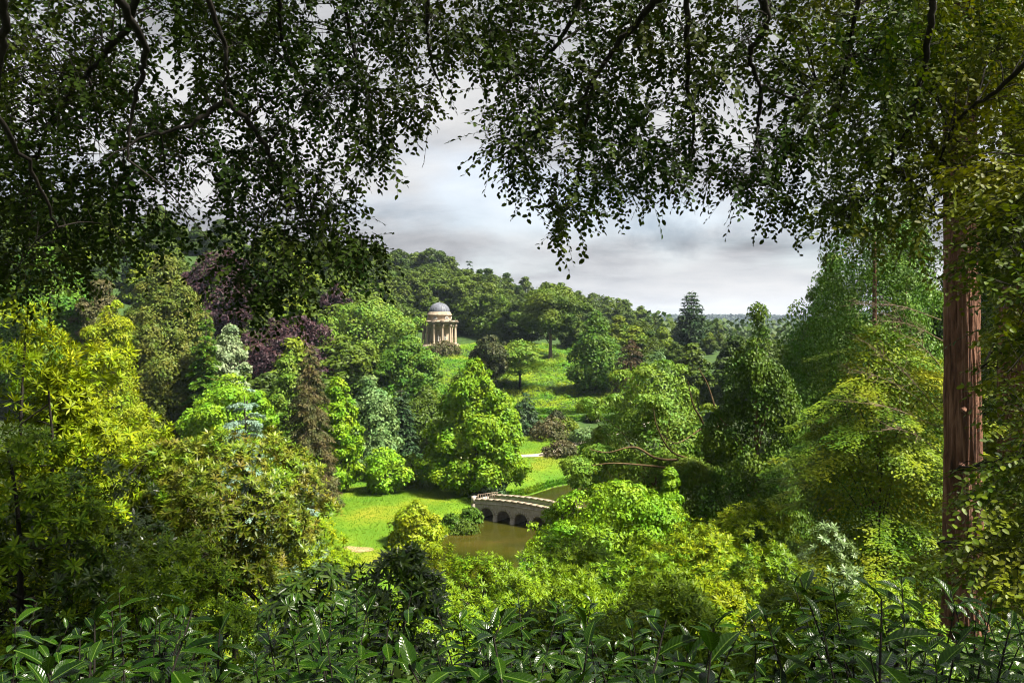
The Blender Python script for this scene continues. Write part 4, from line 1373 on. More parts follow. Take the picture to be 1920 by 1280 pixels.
def rhododendron(name, label, px, D, top, wpx, mat, seed, leaf=.13, n=900, depth=None, zbase=None, base_px=None, style='normal', nparts=150, stems=7, sparse=.0, bark='bark_dark', nl=46, lr=.255, group=None, shape='dome', cat='rhododendron', cb=.0, stem_r=.05, single=False):
    g = np.random.default_rng(2000 + seed)
    if style != 'droop':
        leaf, n = leaf * 1.0, int(n * .98)
    x = X(px, D)
    z = H(x, D) if zbase is None else zbase
    Ht = Z(top, D) - z
    W = wpx * D / F
    root = thing(name, label, cat, (x, D, z - .05), 0, group)
    W *= 1.14
    Rr = W / 2
    # lobes
    t = g.random(nl * 5)
    t = t[g.random(nl * 5) < shape_r(shape, t) + .1][:nl]
    t[0] = .96
    m = len(t)
    ang = np.arange(m) * 2.39996 + g.normal(0, .4, m)
    lrad = lr * Rr * np.exp(g.normal(0, .35, m))
    rad = np.maximum(shape_r(shape, t) * Rr * (1 + g.normal(0, .16, m)) - lrad * .6, 0) * g.uniform(.75, 1.12, m)
    sq = (depth or W) / W
    c = np.stack([rad * np.cos(ang), rad * np.sin(ang) * sq, cb * Ht + t * (1 - cb) * Ht - lrad * .6 * t], -1)
    out = nrm(np.column_stack([np.cos(ang), np.sin(ang), np.full(m, .2)]))
    w = lrad ** 2
    idx = g.choice(m, n, p=w / w.sum())
    d = nrm(nrm(g.normal(size=(n, 3))) + .6 * out[idx] + np.array([0, 0, .55]))
    pos = c[idx] + d * (lrad[idx] * (.78 + .36 * g.random(n)))[:, None] * np.array([1, 1, .9])
    pos[:, 2] = np.maximum(pos[:, 2], .1)
    # part of the rosettes fill the body of the bush between the lobes
    fb = g.random(n) < .20
    tb = g.random(n * 8)
    tb = tb[g.random(n * 8) < shape_r(shape, tb) + .05][:n]
    ab = g.uniform(0, 2 * np.pi, n)
    rb = shape_r(shape, tb) * Rr * (1 + .07 * np.sin(ab * 3 + tb * 8)) * g.uniform(.66, .93, n)
    pb = np.stack([rb * np.cos(ab), rb * np.sin(ab) * sq, cb * Ht + tb * (1 - cb) * Ht * .96], -1)
    pos = np.where(fb[:, None], pb, pos)
    d = np.where(fb[:, None], nrm(np.column_stack([np.cos(ab), np.sin(ab), tb])), d)
    up = nrm(d * .8 + np.array([0, 0, .75]) + g.normal(0, .25, (n, 3)))
    ex, ey, ez = basis(up, g.uniform(0, 6.28, n))
    sc = leaf * g.uniform(.75, 1.25, n)
    tm = rosettes(mat, style)
    vi = g.integers(0, 3, n)
    wpos = pos + np.array([x, D, z])
    dist = np.linalg.norm(wpos - CAM, axis=1)
    facing = ((CAM - wpos) * nrm(pos - np.array([0, 0, Ht * .45]))).sum(1) / dist
    order = np.argsort(dist - 2.0 * facing * Rr)
    first = order[:nparts]
    rest = order[nparts:]
    proto = None
    from mathutils import Matrix
    for i in first:
        o = bpy.data.objects.new('leaf_rosette', tm[vi[i]][0])
        COL.objects.link(o)
        o.parent = root
        mt = Matrix(((ex[i, 0] * sc[i], ey[i, 0] * sc[i], ez[i, 0] * sc[i], pos[i, 0]),
                     (ex[i, 1] * sc[i], ey[i, 1] * sc[i], ez[i, 1] * sc[i], pos[i, 1]),
                     (ex[i, 2] * sc[i], ey[i, 2] * sc[i], ez[i, 2] * sc[i], pos[i, 2]), (0, 0, 0, 1)))
        o.matrix_local = mt
    b = Buf()
    for v in range(3):
        s = rest[vi[rest] == v]
        if not len(s):
            continue
        tv, tf = tm[v][1], tm[v][2]
        V = pos[s][:, None] + sc[s][:, None, None] * (tv[None, :, 0, None] * ex[s][:, None] + tv[None, :, 1, None] * ey[s][:, None] + tv[None, :, 2, None] * ez[s][:, None])
        k = len(tv)
        b.add(V.reshape(-1, 3), (np.arange(len(s))[:, None, None] * k + tf[None]).reshape(-1, 4))
    if b.n:
        kind(link('foliage', b.mesh('foliage', M[mat]), root), 'stuff')
    # stems
    sb = Buf()
    for q in range(stems):
        a = g.uniform(0, 6.28)
        p0 = np.array([math.cos(a) * .12 * W * .4, math.sin(a) * .12 * W * .4, -.2])
        e = c[g.integers(0, m)]
        mid = p0 * .4 + e * .5 + np.array([0, 0, .12 * Ht]) + g.normal(0, .03 * Ht, 3)
        if single:
            if q == 0:
                tp = catmull([(.02, 0, -.3), (-.05, .02, .16 * Ht), (.07, 0, .30 * Ht), (-.02, .0, .44 * Ht)], 6)
                sb.tube(tp, np.linspace(stem_r * 1.5, stem_r, len(tp)), 8)
            p0 = np.array([0, 0, g.uniform(.24, .44) * Ht])
            mid = p0 * .5 + e * .5 + g.normal(0, .05 * Ht, 3) - np.array([0, 0, .03 * Ht])
        P = catmull([p0, mid, e], 7)
        sb.tube(P, np.linspace(stem_r, stem_r * .35, len(P)), 6)
        for r_ in range(5):
            s_ = P[g.integers(5, len(P))]
            e2 = pos[g.integers(0, n)]
            if np.linalg.norm(e2 - s_) < .5 * W:
                sb.tube(catmull([s_, (s_ + e2) / 2 + g.normal(0, .05, 3) * W * .3, e2], 4), np.linspace(stem_r * .35, stem_r * .1, 9), 4)
    link('stem', sb.mesh('stem', M[bark], True), root)
    return root


rh = rhododendron
# west side
rh('rhododendron', 'big yellow green rhododendron at the west edge under the boughs', 20, 15.5, 548, 330, 'rhodo_y', 1, leaf=.165, n=1500, style='young', nparts=160, stems=9)
rh('rhododendron', 'sunlit yellow green rhododendron with dark branches beside the maple', 170, 17.5, 626, 320, 'rhodo_y', 2, leaf=.165, n=1700, nparts=200, stems=12, stem_r=.045)
rh('rhododendron', 'yellow green rhododendron low at the picture edge below the tall one', 30, 12.5, 790, 260, 'rhodo_g', 3, leaf=.14, n=1000, nparts=140)
rh('rhododendron', 'dark green rhododendron with rusty seed heads in the shade', 170, 13.5, 860, 330, 'rhodo_d', 4, leaf=.13, n=1300, nparts=150, stems=12)
rh('rhododendron', 'brown tinged rhododendron between the yellow and the tree-like one', 305, 17.5, 812, 200, 'rhodo_o', 5, leaf=.15, n=1000, nparts=140)
rh('rhododendron', 'tree-like rhododendron with a dark crooked trunk and bronze leaves', 445, 17, 800, 270, 'rhodo_o', 6, leaf=.13, n=2300, nparts=190, stems=16, shape='round', cb=.36, stem_r=.05, single=True)
rh('rhododendron', 'yellow green shrub glowing behind the dark crooked trunk', 330, 24, 960, 300, 'rhodo_y', 7, leaf=.15, n=900, nparts=100)
rh('rhododendron', 'mid green rhododendron below the crooked trunk', 330, 11.5, 1010, 330, 'rhodo_g', 8, leaf=.10, n=1100, nparts=140)
rh('rhododendron', 'lemon green rhododendron at the lower edge of the lawn', 598, 36, 970, 130, 'rhodo_y', 9, leaf=.20, n=800, nparts=120)
rh('rhododendron', 'shaded rhododendron with long hanging leaves before the lemon green one', 590, 9.0, 1035, 170, 'rhodo_d', 10, leaf=.11, n=210, style='droop', nparts=120, stems=6, stem_r=.018)
# middle
rh('rhododendron', 'upright dark rhododendron with long leaves in the middle of the slope', 735, 11.5, 1012, 190, 'rhodo_d', 11, leaf=.14, n=620, nparts=150, stems=8, stem_r=.025)
rh('rhododendron', 'yellow green rhododendron just below the pond', 810, 32, 1010, 170, 'rhodo_y', 12, leaf=.19, n=800, nparts=110)
rh('rhododendron', 'dark green rhododendron below the pond between two bright ones', 800, 20, 1070, 200, 'rhodo_g', 13, leaf=.15, n=900, nparts=120)
rh('rhododendron', 'green rhododendron with reddish shoots right of the pond corner', 905, 24, 1046, 215, 'rhodo_g', 14, leaf=.15, n=900, nparts=130)
rh('rhododendron', 'broad rhododendron with red brown shoot tips under the acer', 1085, 30, 1016, 260, 'rhodo_g', 15, leaf=.18, n=1200, nparts=150)
rh('rhododendron', 'bright rhododendron of star shaped leaf whorls before the broad one', 1075, 18, 1090, 250, 'rhodo_g', 16, leaf=.15, n=1100, nparts=160, style='young')
rh('rhododendron', 'low green rhododendron just behind the laurels in the middle', 1020, 12, 1150, 260, 'rhodo_g', 17, leaf=.12, n=800, nparts=120)
rh('rhododendron', 'golden green rhododendron filling the corner beside the tall yellow one', 105, 16.5, 690, 240, 'rhodo_y', 25, leaf=.15, n=1200, nparts=110)
rh('rhododendron', 'spreading lime rhododendron between the acer and the big domed one', 1195, 24, 1020, 230, 'rhodo_g', 26, leaf=.16, n=1000, nparts=120)
rh('rhododendron', 'low lime rhododendron filling the dip below the domed one', 1345, 17.5, 1095, 230, 'rhodo_y', 27, leaf=.14, n=900, nparts=110)
rh('rhododendron', 'soft green rhododendron in the gap before the acer trunk', 985, 27, 1035, 200, 'rhodo_g', 28, leaf=.16, n=900, nparts=110)
rh('rhododendron', 'bushy green rhododendron below the star shaped one', 1180, 13.5, 1120, 230, 'rhodo_g', 29, leaf=.12, n=800, nparts=100)
# east side
rh('rhododendron', 'large domed lime green rhododendron east of the acer', 1300, 26, 985, 250, 'rhodo_y', 18, leaf=.18, n=1400, nparts=170, shape='dome')
rh('rhododendron', 'lime green rhododendron rising behind the large domed one', 1420, 33, 935, 200, 'rhodo_y', 19, leaf=.19, n=1000, nparts=130)
rh('rhododendron', 'shadowed rhododendron with a dark hollow beneath it', 1255, 15, 1075, 250, 'rhodo_g', 20, leaf=.14, n=1100, nparts=140, stems=10)
rh('rhododendron', 'dense green rhododendron in front of the hornbeam', 1440, 20, 1010, 210, 'rhodo_g', 21, leaf=.15, n=1100, nparts=150)
rh('rhododendron', 'pale silvery leaved rhododendron at the foot of the hornbeam', 1545, 22, 990, 170, 'rhodo_w', 22, leaf=.15, n=800, nparts=130)
rh('rhododendron', 'leafy green rhododendron beside the tall laurel shoots', 1500, 11.5, 1090, 260, 'rhodo_g', 23, leaf=.11, n=900, nparts=130)
rh('rhododendron', 'green rhododendron below the redwood trunk', 1650, 15, 1090, 220, 'rhodo_g', 24, leaf=.12, n=800, nparts=110)


# ---------------------------------------------------------------- redwood trunk
def redwood(px0, px1, ptop, D, label, rtop, rbase, seed, mat='bark_red'):
    g = np.random.default_rng(seed)
    xb, xt = X(px1, D), X(px0, D)
    zb = H(xb, D)
    root = thing('redwood_tree', label, 'tree', (xb, D, zb - .1))
    Ht = Z(ptop, D) - zb
    sides, nz = 150, 150
    z = np.linspace(-.3, Ht, nz)
    th = np.linspace(0, 2 * np.pi, sides, endpoint=False)
    tt = np.clip(z / Ht, 0, 1)
    r = rbase + (rtop - rbase) * tt ** .7 + .55 * rbase * np.exp(-z / .9)
    fur = np.zeros((nz, sides))
    for k, a, q in ((11, .035, .35), (17, .04, .6), (29, .03, .9), (41, .018, 1.7)):
        fur += 1.2 * a * np.abs(np.sin(k * .5 * th[None] + q * np.sin(z[:, None] * .6 + k) + g.random() * 6)) ** .7
    for step_, amp in ((6, .055), (14, .045), (30, .03)):      # broken vertical strips of bark
        ctrl = g.normal(0, 1, (nz // step_ + 2, sides))
        ctrl = (ctrl + np.roll(ctrl, 1, 1) * .7) / 1.22
        q_ = np.arange(nz) / step_
        i_ = q_.astype(int)
        f_ = (q_ - i_)[:, None]
        fur += amp * (ctrl[i_] * (1 - f_) + ctrl[i_ + 1] * f_)
    fur = np.clip(fur, -.13, .22)
    rr = r[:, None] * (1 - .08 + fur)
    cx = (xt - xb) * tt
    V = np.stack([cx[:, None] + rr * np.cos(th), rr * np.sin(th), np.repeat(z[:, None], sides, 1)], -1).reshape(-1, 3)
    i, j = np.meshgrid(np.arange(nz - 1), np.arange(sides), indexing='ij')
    j2 = (j + 1) % sides
    Fq = np.stack([i * sides + j, i * sides + j2, (i + 1) * sides + j2, (i + 1) * sides + j], -1).reshape(-1, 4)
    link('trunk', mesh_np('trunk', V, Fq, M[mat], False), root)
    # burrs and dead stubs
    for q in range(7):
        zz = g.uniform(.2, .8) * Ht
        a = g.uniform(-2.9, -1.2)
        rr_ = float(np.interp(zz, z, r))
        b = Buf()
        c0 = np.array([float(np.interp(zz, z, cx)) + rr_ * .93 * math.cos(a), rr_ * .93 * math.sin(a), zz])
        dr = np.array([math.cos(a), math.sin(a), -.25])
        b.tube([c0, c0 + dr * .12, c0 + dr * .2], [.13, .10, .03], 7)
        link('burr', b.mesh('burr', M[mat]), root)
    # upper crown high above the frame
    V, Fq, st, en, Lb = conifer_crown(g, 7.5, 16, n=9000, ll=.35, lw=.15, nb=120, exp=.7, droop=.35, hang=.5)
    o = link('crown', mesh_np('crown', V, Fq, M['thuja']), root, ((xt - xb), 0, Ht - 6))
    return root


redwood(1797, 1808, -140, 27, 'tall reddish redwood trunk with deeply furrowed bark', .43, .60, 71)
redwood(1912, 1905, -100, 35, 'second redwood trunk in deep shade behind the beech sprays', .5, .85, 72)


# ---------------------------------------------------------------- overhanging beech boughs
CAN_X = [-200, 0, 60, 130, 160, 230, 300, 340, 375, 395, 450, 500, 560, 600, 650, 700, 716, 722, 745, 752, 780, 835, 858, 866, 872, 882, 892, 905, 932, 985, 1015, 1080, 1130, 1200, 1270, 1300, 1380, 1440, 1475, 1500, 1520, 1600, 1760, 1920, 2150]
CAN_Y = [560, 545, 560, 545, 520, 500, 480, 450, 430, 520, 590, 625, 610, 565, 545, 520, 470, 315, 285, 232, 237, 262, 205, 150, 140, 170, 292, 300, 345, 380, 445, 455, 405, 385, 395, 352, 378, 425, 425, 395, 440, 470, 480, 480, 480]
HOLES = [(1792, 415, 40, 75), (318, 148, 34, 30), (432, 245, 28, 30), (380, 385, 16, 42), (604, 272, 34, 22), (712, 385, 48, 48), (1392, 232, 24, 34), (868, 205, 40, 95), (805, 325, 40, 40), (735, 345, 30, 30), (905, 325, 22, 22), (1345, 392, 22, 18), (1240, 232, 18, 12), (250, 60, 18, 12), (1520, 330, 16, 14), (700, 120, 14, 10), (560, 225, 12, 8)]


def canopy():
    g = np.random.default_rng(31)

    def P3(px, py, D):
        return np.array([X(px, D), D, Z(py, D)])
    # the trees: trunks stand outside the picture, limbs arch over the view
    trunks = {
        'west': dict(base=(-7.5, .5), label='overhanging beech whose dark boughs hang over the west half of the view', limbs=[
            [(250, -420, 6.5), (330, -160, 7.5), (385, -10, 8), (415, 70, 8.3), (425, 130, 8.5), (423, 188, 8.7)],
            [(423, 188, 8.7), (470, 235, 8.9), (505, 290, 9.2), (545, 345, 9.6), (580, 378, 10), (620, 440, 10.3), (650, 505, 10.5)],
            [(423, 188, 8.7), (385, 215, 8.7), (340, 240, 8.6), (270, 255, 8.4), (200, 300, 8.2)],
            [(100, -300, 5.5), (210, -30, 6.6), (268, 80, 7.3), (268, 140, 7.6), (248, 215, 7.9), (240, 300, 8)],
            [(-60, -300, 5.5), (-10, -60, 6), (10, 70, 6.4), (-10, 200, 6.8), (60, 320, 7.5), (110, 430, 8)],
            [(200, -250, 7), (250, 20, 8.5), (190, 110, 9.3), (130, 180, 10), (70, 290, 10.5), (40, 420, 11)],
            [(560, -350, 8), (530, -60, 9), (525, 50, 9.6), (550, 130, 10), (610, 190, 10.5)],
            [(760, -350, 9), (795, -60, 9.6), (800, 40, 10), (805, 100, 10.3), (830, 180, 10.8)],
            [(640, -350, 9), (645, -40, 10), (660, 80, 10.5), (700, 200, 11.2)]]),
        'centre': dict(base=(3.6, -2.6), label='overhanging beech whose boughs hang down against the sky in the middle', limbs=[
            [(1330, -400, 7), (1260, -60, 8), (1215, 20, 8.6), (1160, 80, 9), (1120, 140, 9.4), (1075, 205, 9.9), (990, 260, 10.4), (930, 300, 10.8)],
            [(1120, 140, 9.4), (1100, 220, 9.7), (1090, 300, 10), (1060, 390, 10.4)],
            [(1460, -400, 7.5), (1425, -60, 8.5), (1440, 45, 9), (1410, 90, 9.3), (1412, 130, 9.5), (1430, 160, 9.7), (1490, 184, 10), (1530, 155, 10.3)],
            [(1430, 160, 9.7), (1420, 250, 10), (1440, 340, 10.5)],
            [(1100, -380, 8), (1090, -40, 9), (1060, 60, 9.6), (1000, 120, 10.2), (940, 160, 10.6)],
            [(1290, -360, 8), (1290, -20, 9), (1290, 150, 9.6), (1300, 240, 10), (1290, 320, 10.4)]]),
        'east': dict(base=(8.6, 7.5), label='overhanging beech with yellow edged leaves along the east edge of the view', limbs=[
            [(1830, -420, 8.5), (1760, -80, 9), (1742, 60, 9.3), (1730, 140, 9.6), (1705, 230, 9.9), (1670, 310, 10.2), (1640, 360, 10.5), (1590, 410, 11)],
            [(1670, 310, 10.2), (1720, 350, 10.4), (1760, 410, 10.8)],
            [(2050, -200, 8), (1960, 60, 8.6), (1880, 160, 9.2), (1800, 220, 9.8), (1760, 300, 10.2)],
            [(2080, 100, 8), (1990, 300, 8.8), (1920, 420, 9.6), (1860, 480, 10.4)],
            [(2080, 350, 8), (1980, 540, 8.8), (1900, 640, 9.6), (1840, 690, 10.4)],
            [(2080, 600, 8), (1990, 780, 8.8), (1900, 850, 9.6), (1790, 880, 10.8)],
            [(2080, 760, 8), (1990, 950, 8.8), (1900, 1000, 9.6), (1760, 1020, 11)],
            [(1640, -350, 9), (1610, -20, 9.8), (1585, 120, 10.3), (1560, 260, 10.8)]]),
    }
    # anchors for leaf sprays, in a volume of air in front of the viewer
    n = 28000
    px = g.uniform(-170, 2090, n)
    py = g.uniform(-330, 560, n)
    D = g.uniform(8.5, 13.2, n)
    D = np.where(px > 1480, np.maximum(D, g.uniform(9.2, 11, n)), D)
    yb = np.interp(px, CAN_X, CAN_Y) - 32
    ok = py < yb
    for hx, hy, hr, hv in HOLES:
        ok &= ((px - hx) / (hr + 14)) ** 2 + ((py + 12 - hy) / (hv + 14)) ** 2 > 1
    dens = .75 + .32 * np.sin(px * .021 + 1.1) * np.sin(py * .026 + px * .006) + .22 * np.sin(px * .047 + 2.0) * np.sin(py * .055 + .4)
    dens = np.where(px > 1500, dens + .25, dens)
    dens = np.where((px > 1240) & (px < 1500) & (py < 260), dens * .74, dens)
    dens = np.where(py < -20, dens * .45, dens)
    ok &= g.random(n) < dens * .80
    px, py, D = px[ok], py[ok], D[ok]
    who = np.where(px < 868, 0, np.where(px < 1500, 1, 2))
    # lower east sprays of the near beech
    m = 8500
    ex = g.uniform(1700, 2090, m)
    ey = g.uniform(300, 1130, m)
    eD = g.uniform(7.6, 13, m)
    edge = np.interp(ey, [300, 450, 560, 650, 700, 760, 830, 880, 960, 1040, 1130], [1740, 1790, 1830, 1850, 1845, 1870, 1860, 1800, 1790, 1760, 1770])
    okk = (ex > edge + 30 + g.uniform(-25, 80, m)) & (g.random(m) < .60 + .42 * np.sin(ey * .045 + ex * .006))
    px = np.concatenate([px, ex[okk]]); py = np.concatenate([py, ey[okk]]); D = np.concatenate([D, eD[okk]])
    who = np.concatenate([who, np.full(okk.sum(), 2)])
    lower = np.concatenate([np.zeros(ok.sum(), bool), np.ones(okk.sum(), bool)])
    A = np.stack([X(px, D), D, Z(py, D)], -1)

    for wi, (key, tr) in enumerate(trunks.items()):
        bx, by = tr['base']
        bz = H(bx, by)
        root = thing('beech_tree', tr['label'], 'tree', (bx, by, bz - .1))
        org = np.array([bx, by, bz - .1])
        tb = Buf()
        tz = np.linspace(-.3, 13, 12)
        tb.tube(np.column_stack([.15 * np.sin(tz * .5), .1 * np.cos(tz * .4), tz]), np.interp(tz, [-.3, .5, 13], [.75, .5, .2]), 14)
        link('trunk', tb.mesh('trunk', M['bark_dark'], True), root)
        segs, seg_id = [], []
        limbs_pts = []
        for li, lp in enumerate(tr['limbs']):
            P = [P3(*q) for q in lp]
            if lp[0][1] < -100 or lp[0][0] > 2040:      # starts out of frame: carry it to the trunk
                zt = np.clip(P[0][2] - bz - 1.0, 2.5, 12.5)
                start = np.array([bx, by, bz + zt])
                midp = (start + P[0]) / 2 + np.array([0, 0, .5])
                P = [start, midp] + P
                r0, r1 = .06, .011
            else:
                r0, r1 = .032, .007
            C = catmull(P, 7)
            C = C + g.normal(0, .012, C.shape)
            limbs_pts.append((C, r0, r1))
        anchors_idx = np.where(who == wi)[0]
        Q = A[anchors_idx]
        # assign each spray to the nearest limb
        dmin = np.full(len(Q), 1e9)
        best = np.zeros(len(Q), int)
        bp = np.zeros((len(Q), 3))
        for li, (C, _, _) in enumerate(limbs_pts):
            Cv = C[C[:, 1] > 4]
            dd = np.linalg.norm(Q[:, None] - Cv[None], axis=2)
            j = dd.argmin(1)
            v = dd[np.arange(len(Q)), j]
            up = v < dmin
            dmin[up] = v[up]; best[up] = li; bp[up] = Cv[j[up]]
        for li, (C, r0, r1) in enumerate(limbs_pts):
            b = Buf()
            b.tube(C - org, np.linspace(r0, r1, len(C)) , 8)
            sel = np.where(best == li)[0]
            if not len(sel):
                link('bough', b.mesh('bough', M['bark_dark'], True), root)
                continue
            # secondary branches grown towards random sprays
            nb = max(3, len(sel) // 26)
            near_ = sel[np.linalg.norm(Q[sel] - bp[sel], axis=1) < 1.5]
            near_ = near_ if len(near_) else sel[:1]
            tips = near_[g.choice(len(near_), min(nb, len(near_)), replace=False)]
            samples = [C[C[:, 1] > 4]]
            for q in tips:
                p0, p1 = bp[q], Q[q]
                dv = p1 - p0
                mid = (p0 + p1) / 2 + np.array([0, 0, .12 * np.linalg.norm(dv)]) + g.normal(0, .08, 3)
                c2 = catmull([p0, mid, p1], 8)
                rb = .006 + .006 * min(1, np.linalg.norm(dv) / 1.5)
                b.tube(c2 - org, np.linspace(rb, .003, len(c2)), 5)
                samples.append(c2)
            SP = np.concatenate(samples)
            bo = link('bough', b.mesh('bough', M['bark_dark'], True), root)
            # sprays
            Qs = Q[sel]
            low = lower[anchors_idx][sel]
            j = np.array([np.linalg.norm(SP - q, axis=1).argmin() for q in Qs])
            src = SP[j]
            dv = Qs - src
            dl = np.linalg.norm(dv, axis=1)
            dirs = nrm(dv * .5 + g.normal(0, .35, dv.shape) - np.array([0, 0, .22]))
            dirs = np.where(low[:, None], nrm(dirs * [1, 1, .45] + np.array([-.35, 0, -.02])), dirs)
            ns = len(Qs)
            nlf = 13
            ln = g.uniform(.32, .62, ns)
            s = (np.arange(nlf) + .6) / nlf
            curve = -.22
            pts = Qs[:, None] + dirs[:, None] * (ln[:, None, None] * s[None, :, None])
            pts[:, :, 2] += curve * ln[:, None] * s[None] ** 2
            sidev = nrm(np.cross(dirs, np.array([0, 0, 1.]) + g.normal(0, .25, dirs.shape)))
            sgn = np.where(np.arange(nlf) % 2 == 0, 1, -1)[None, :, None]
            ax = dirs[:, None] * .6 + sidev[:, None] * sgn * .85 + g.normal(0, .3, pts.shape) - np.array([0, 0, .28])
            pn = np.cross(sidev, dirs)
            pn = np.where(pn[:, 2:3] < 0, -pn, pn)
            nn = pn[:, None] + g.normal(0, .38, pts.shape)
            L = .070 * g.uniform(.7, 1.25, (ns, nlf))
            V, Fq = leaves(pts.reshape(-1, 3) - org, ax.reshape(-1, 3), nn.reshape(-1, 3), L.ravel(), L.ravel() * .62, T_OVAL)
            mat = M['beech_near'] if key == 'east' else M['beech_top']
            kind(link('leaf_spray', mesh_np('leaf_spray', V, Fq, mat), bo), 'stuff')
            tw = Buf()
            for q in range(ns):
                if True:
                    p = [Qs[q], Qs[q] + dirs[q] * ln[q] * .5 + [0, 0, curve * ln[q] * .25], Qs[q] + dirs[q] * ln[q] + [0, 0, curve * ln[q]]]
                    if dl[q] < .45:
                        p = [src[q]] + p
                    tw.tube(np.array(p) - org, np.linspace(.0035, .0014, len(p)), 3)
            kind(link('twigs', tw.mesh('twigs', M['bark_dark']), bo), 'stuff')
        # unseen rest of the crown, added overhead to shade the boughs and laurels
        m = 15000
        lo, hi = {'west': ((-15, -7), (1.5, 10)), 'centre': ((-1.5, -8), (12, 10)), 'east': ((6.5, -6), (17, 3))}[key]
        P = np.stack([g.uniform(lo[0], hi[0], m), g.uniform(lo[1], hi[1], m), g.uniform(29.6, 33.5, m)], -1)
        P = P[np.sin(P[:, 0] * 1.3 + P[:, 2]) * np.sin(P[:, 1] * 1.1 + .5) > -.55]
        nn = np.array([0, 0, 1.]) + g.normal(0, .5, P.shape)
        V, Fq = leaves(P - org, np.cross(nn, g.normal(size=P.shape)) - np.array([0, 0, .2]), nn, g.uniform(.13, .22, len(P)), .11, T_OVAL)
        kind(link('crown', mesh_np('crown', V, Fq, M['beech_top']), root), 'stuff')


canopy()


# ---------------------------------------------------------------- cherry laurels at the viewer's feet
def laurel_leaf(g):
    nu = 7
    u = np.linspace(0, 1, nu)
    w = np.array([.05, .30, .45, .5, .46, .30, .02]) * g.uniform(.9, 1.1)
    arch = g.uniform(.05, .28)
    tw = g.normal(0, .1)
    V = []
    for a, b in zip(u, w):
        zc = -arch * (a - .35) ** 2
        for s in (-1, -.5, 0, .5, 1):
            V.append((a, s * b * .38, zc + .07 * abs(s) * (b / .5) + .03 * math.sin(a * 9 + s * 3) * abs(s) * .4 + tw * s * b * .2 * a))
    V = np.array(V)
    i, j = np.meshgrid(np.arange(nu - 1), np.arange(4), indexing='ij')
    Fq = np.stack([i * 5 + j, (i + 1) * 5 + j, (i + 1) * 5 + j + 1, i * 5 + j + 1], -1).reshape(-1, 4)
    return mesh_np('leaf', V, Fq, M['laurel'], True)


def laurel_material():
    m = M['laurel']
    t = m.node_tree
    L = t.links.new
    pb = next(n for n in t.nodes if n.type == 'BSDF_PRINCIPLED')
    tc = N(t, 'ShaderNodeTexCoord')
    sp = N(t, 'ShaderNodeSeparateXYZ')
    L(tc.outputs['Object'], sp.inputs[0])
    ab = N(t, 'ShaderNodeMath', operation='ABSOLUTE')
    L(sp.outputs['Y'], ab.inputs[0])
    a1 = N(t, 'ShaderNodeMath', operation='MULTIPLY', inp={1: 62.0})
    L(sp.outputs['X'], a1.inputs[0])
    a2 = N(t, 'ShaderNodeMath', operation='MULTIPLY_ADD', inp={1: -58.0})
    L(ab.outputs[0], a2.inputs[0]); L(a1.outputs[0], a2.inputs[2])
    sn = N(t, 'ShaderNodeMath', operation='SINE')
    L(a2.outputs[0], sn.inputs[0])
    no = N(t, 'ShaderNodeTexNoise', inp={'Scale': 9.0, 'Detail': 3.0})
    L(tc.outputs['Object'], no.inputs['Vector'])
    sm = N(t, 'ShaderNodeMath', operation='MULTIPLY_ADD', inp={1: 1.6})
    L(no.outputs['Fac'], sm.inputs[0]); L(sn.outputs[0], sm.inputs[2])
    bp = N(t, 'ShaderNodeBump', inp={'Strength': .16, 'Distance': .02})
    L(sm.outputs[0], bp.inputs['Height']); L(bp.outputs[0], pb.inputs['Normal'])
    # pale midrib
    mr = ramp(t, [(.0, (1, 1, 1)), (.018, (0, 0, 0))])
    L(ab.outputs[0], mr.inputs[0])
    src = pb.inputs['Base Color'].links[0].from_socket
    mx = N(t, 'ShaderNodeMix', data_type='RGBA')
    mx.inputs[7].default_value = (.12, .20, .03, 1)
    L(mr.outputs[0], mx.inputs[0]); L(src, mx.inputs[6]); L(mx.outputs[2], pb.inputs['Base Color'])


laurel_material()
LAUREL = [laurel_leaf(np.random.default_rng(900 + s)) for s in range(5)]


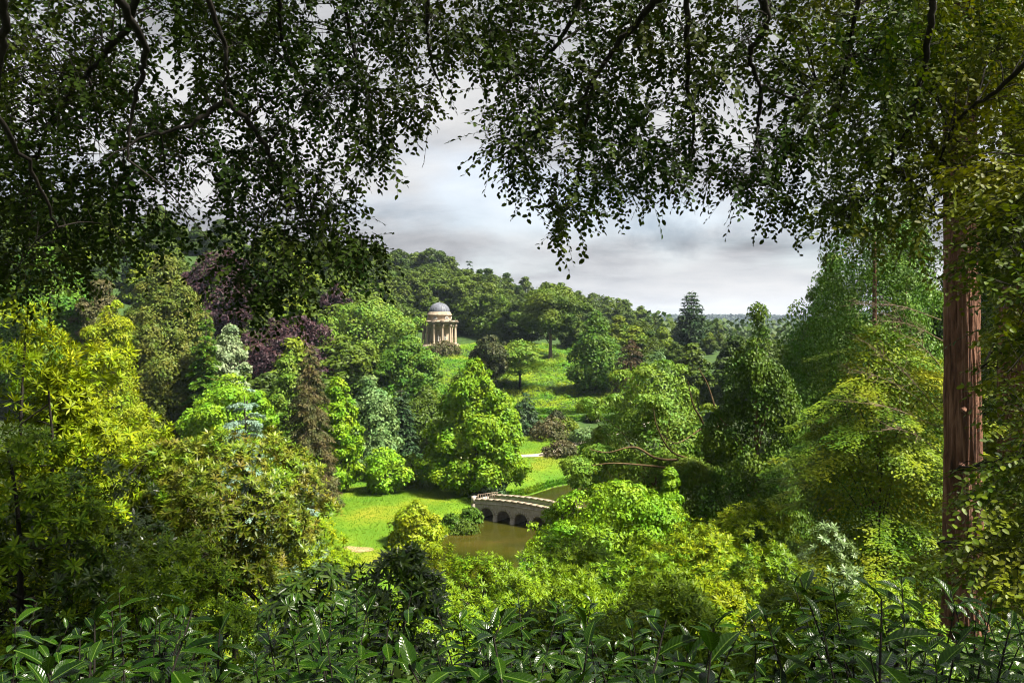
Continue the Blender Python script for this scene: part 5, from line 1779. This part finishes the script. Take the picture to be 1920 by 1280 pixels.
def laurel_bush(x, y, top_px, seed, nshoot=13, label=None, tall=()):
    from mathutils import Matrix
    g = np.random.default_rng(3000 + seed)
    z = H(x, y)
    root = thing('laurel_bush', label or 'glossy dark green cherry laurel in the mass along the lower edge', 'laurel', (x, y, z - .05), 0, None if label else 'cherry laurels along the lower edge')
    sb = Buf()
    topz = Z(top_px, y) - z
    shoots = [(g.uniform(-.62, .62), g.uniform(-.75, .75), topz * g.uniform(.84, 1.02)) for _ in range(nshoot)]
    for dxp, dy, pyt in tall:
        yy = y + dy
        shoots.append((X(dxp, yy) - x, dy, Z(pyt, yy) - z))
    cnt = 0
    for si, (sx, sy, hz) in enumerate(shoots):
        b0 = np.array([sx * .45, sy * .45, -.1])
        e = np.array([sx, sy, hz])
        mid = (b0 + e) / 2 + g.normal(0, .05, 3)
        P = catmull([b0, mid, e], 10)
        sb.tube(P, np.linspace(.011, .003, len(P)), 5)
        nlv = 14
        for q in range(nlv):
            f = 1 - (q / nlv) * .62 * (.75 if hz > 1 else .95)
            k = f * (len(P) - 1)
            i = int(min(k, len(P) - 2))
            p = P[i] + (P[i + 1] - P[i]) * (k - i)
            a = q * 2.4 + si + g.normal(0, .25)
            el = (.60 - .12 * q if q < 5 else -.05) + g.normal(0, .25)
            ax = np.array([math.cos(a) * math.cos(el), math.sin(a) * math.cos(el), math.sin(el)])
            up = np.array([-math.cos(a) * math.sin(el), -math.sin(a) * math.sin(el), math.cos(el)]) + g.normal(0, .18, 3)
            sd = nrm(np.cross(up, ax))
            up = np.cross(ax, sd)
            s = .165 * g.uniform(.6, 1.35) * (.72 if q < 2 else 1)
            o = bpy.data.objects.new('leaf', LAUREL[(q + si) % 5])
            COL.objects.link(o)
            o.parent = root
            o.matrix_local = Matrix(((ax[0] * s, sd[0] * s, up[0] * s, p[0]), (ax[1] * s, sd[1] * s, up[1] * s, p[1]), (ax[2] * s, sd[2] * s, up[2] * s, p[2]), (0, 0, 0, 1)))
            cnt += 1
    link('stem', sb.mesh('stem', M['bark_dark'], True), root)


for i, xx in enumerate(np.linspace(-1.9, 1.9, 4)):
    laurel_bush(xx, 3.7, [1215, 1225, 1225, 1200][i], i, 14)
for i, xx in enumerate(np.linspace(-3.9, 3.9, 7)):
    laurel_bush(xx, 5.6, [1175, 1165, 1135, 1150, 1165, 1180, 1125][i], 10 + i, 13,
                None)
laurel_bush(2.35, 4.6, 1150, 30, 9, 'cherry laurel with tall upright shoots standing above the rest', tall=((1500, .2, 1068), (1560, .1, 1075), (1690, .3, 1065), (1790, 0, 1120), (1860, .1, 1110)))
laurel_bush(-2.4, 5.0, 1175, 31, 9, 'cherry laurel with one long shoot in front of the bronze rhododendron', tall=((300, .2, 1140), (150, .3, 1165)))
for i, (xx, yy, tp) in enumerate(((1.55, 2.5, 1185), (.25, 2.6, 1262), (-1.25, 2.55, 1250))):
    laurel_bush(xx, yy, tp, 60 + i, 9)
for i, (xx, yy, tp) in enumerate(((-1.4, 7.2, 1120), (.4, 7.2, 1135), (-3.6, 7.6, 1165))):
    laurel_bush(xx, yy, tp, 40 + i, 10)


# ---------------------------------------------------------------- haze
def haze():
    b = Buf()
    x0, x1, y0, y1, z0, z1 = -3400, 3400, -460, 4400, -14, 95
    b.box(((x0 + x1) / 2, (y0 + y1) / 2, (z0 + z1) / 2), (x1 - x0, y1 - y0, z1 - z0))
    m = bpy.data.materials.new('haze_air')
    m.use_nodes = True
    t = m.node_tree
    t.nodes.clear()
    o = N(t, 'ShaderNodeOutputMaterial')
    v = N(t, 'ShaderNodeVolumePrincipled')
    v.inputs['Color'].default_value = (.62, .76, 1.0, 1)
    v.inputs['Density'].default_value = HAZE
    v.inputs['Anisotropy'].default_value = .2
    t.links.new(v.outputs[0], o.inputs['Volume'])
    kind(link('haze', b.mesh('haze', m)), 'stuff')


HAZE = 0.000065
haze()
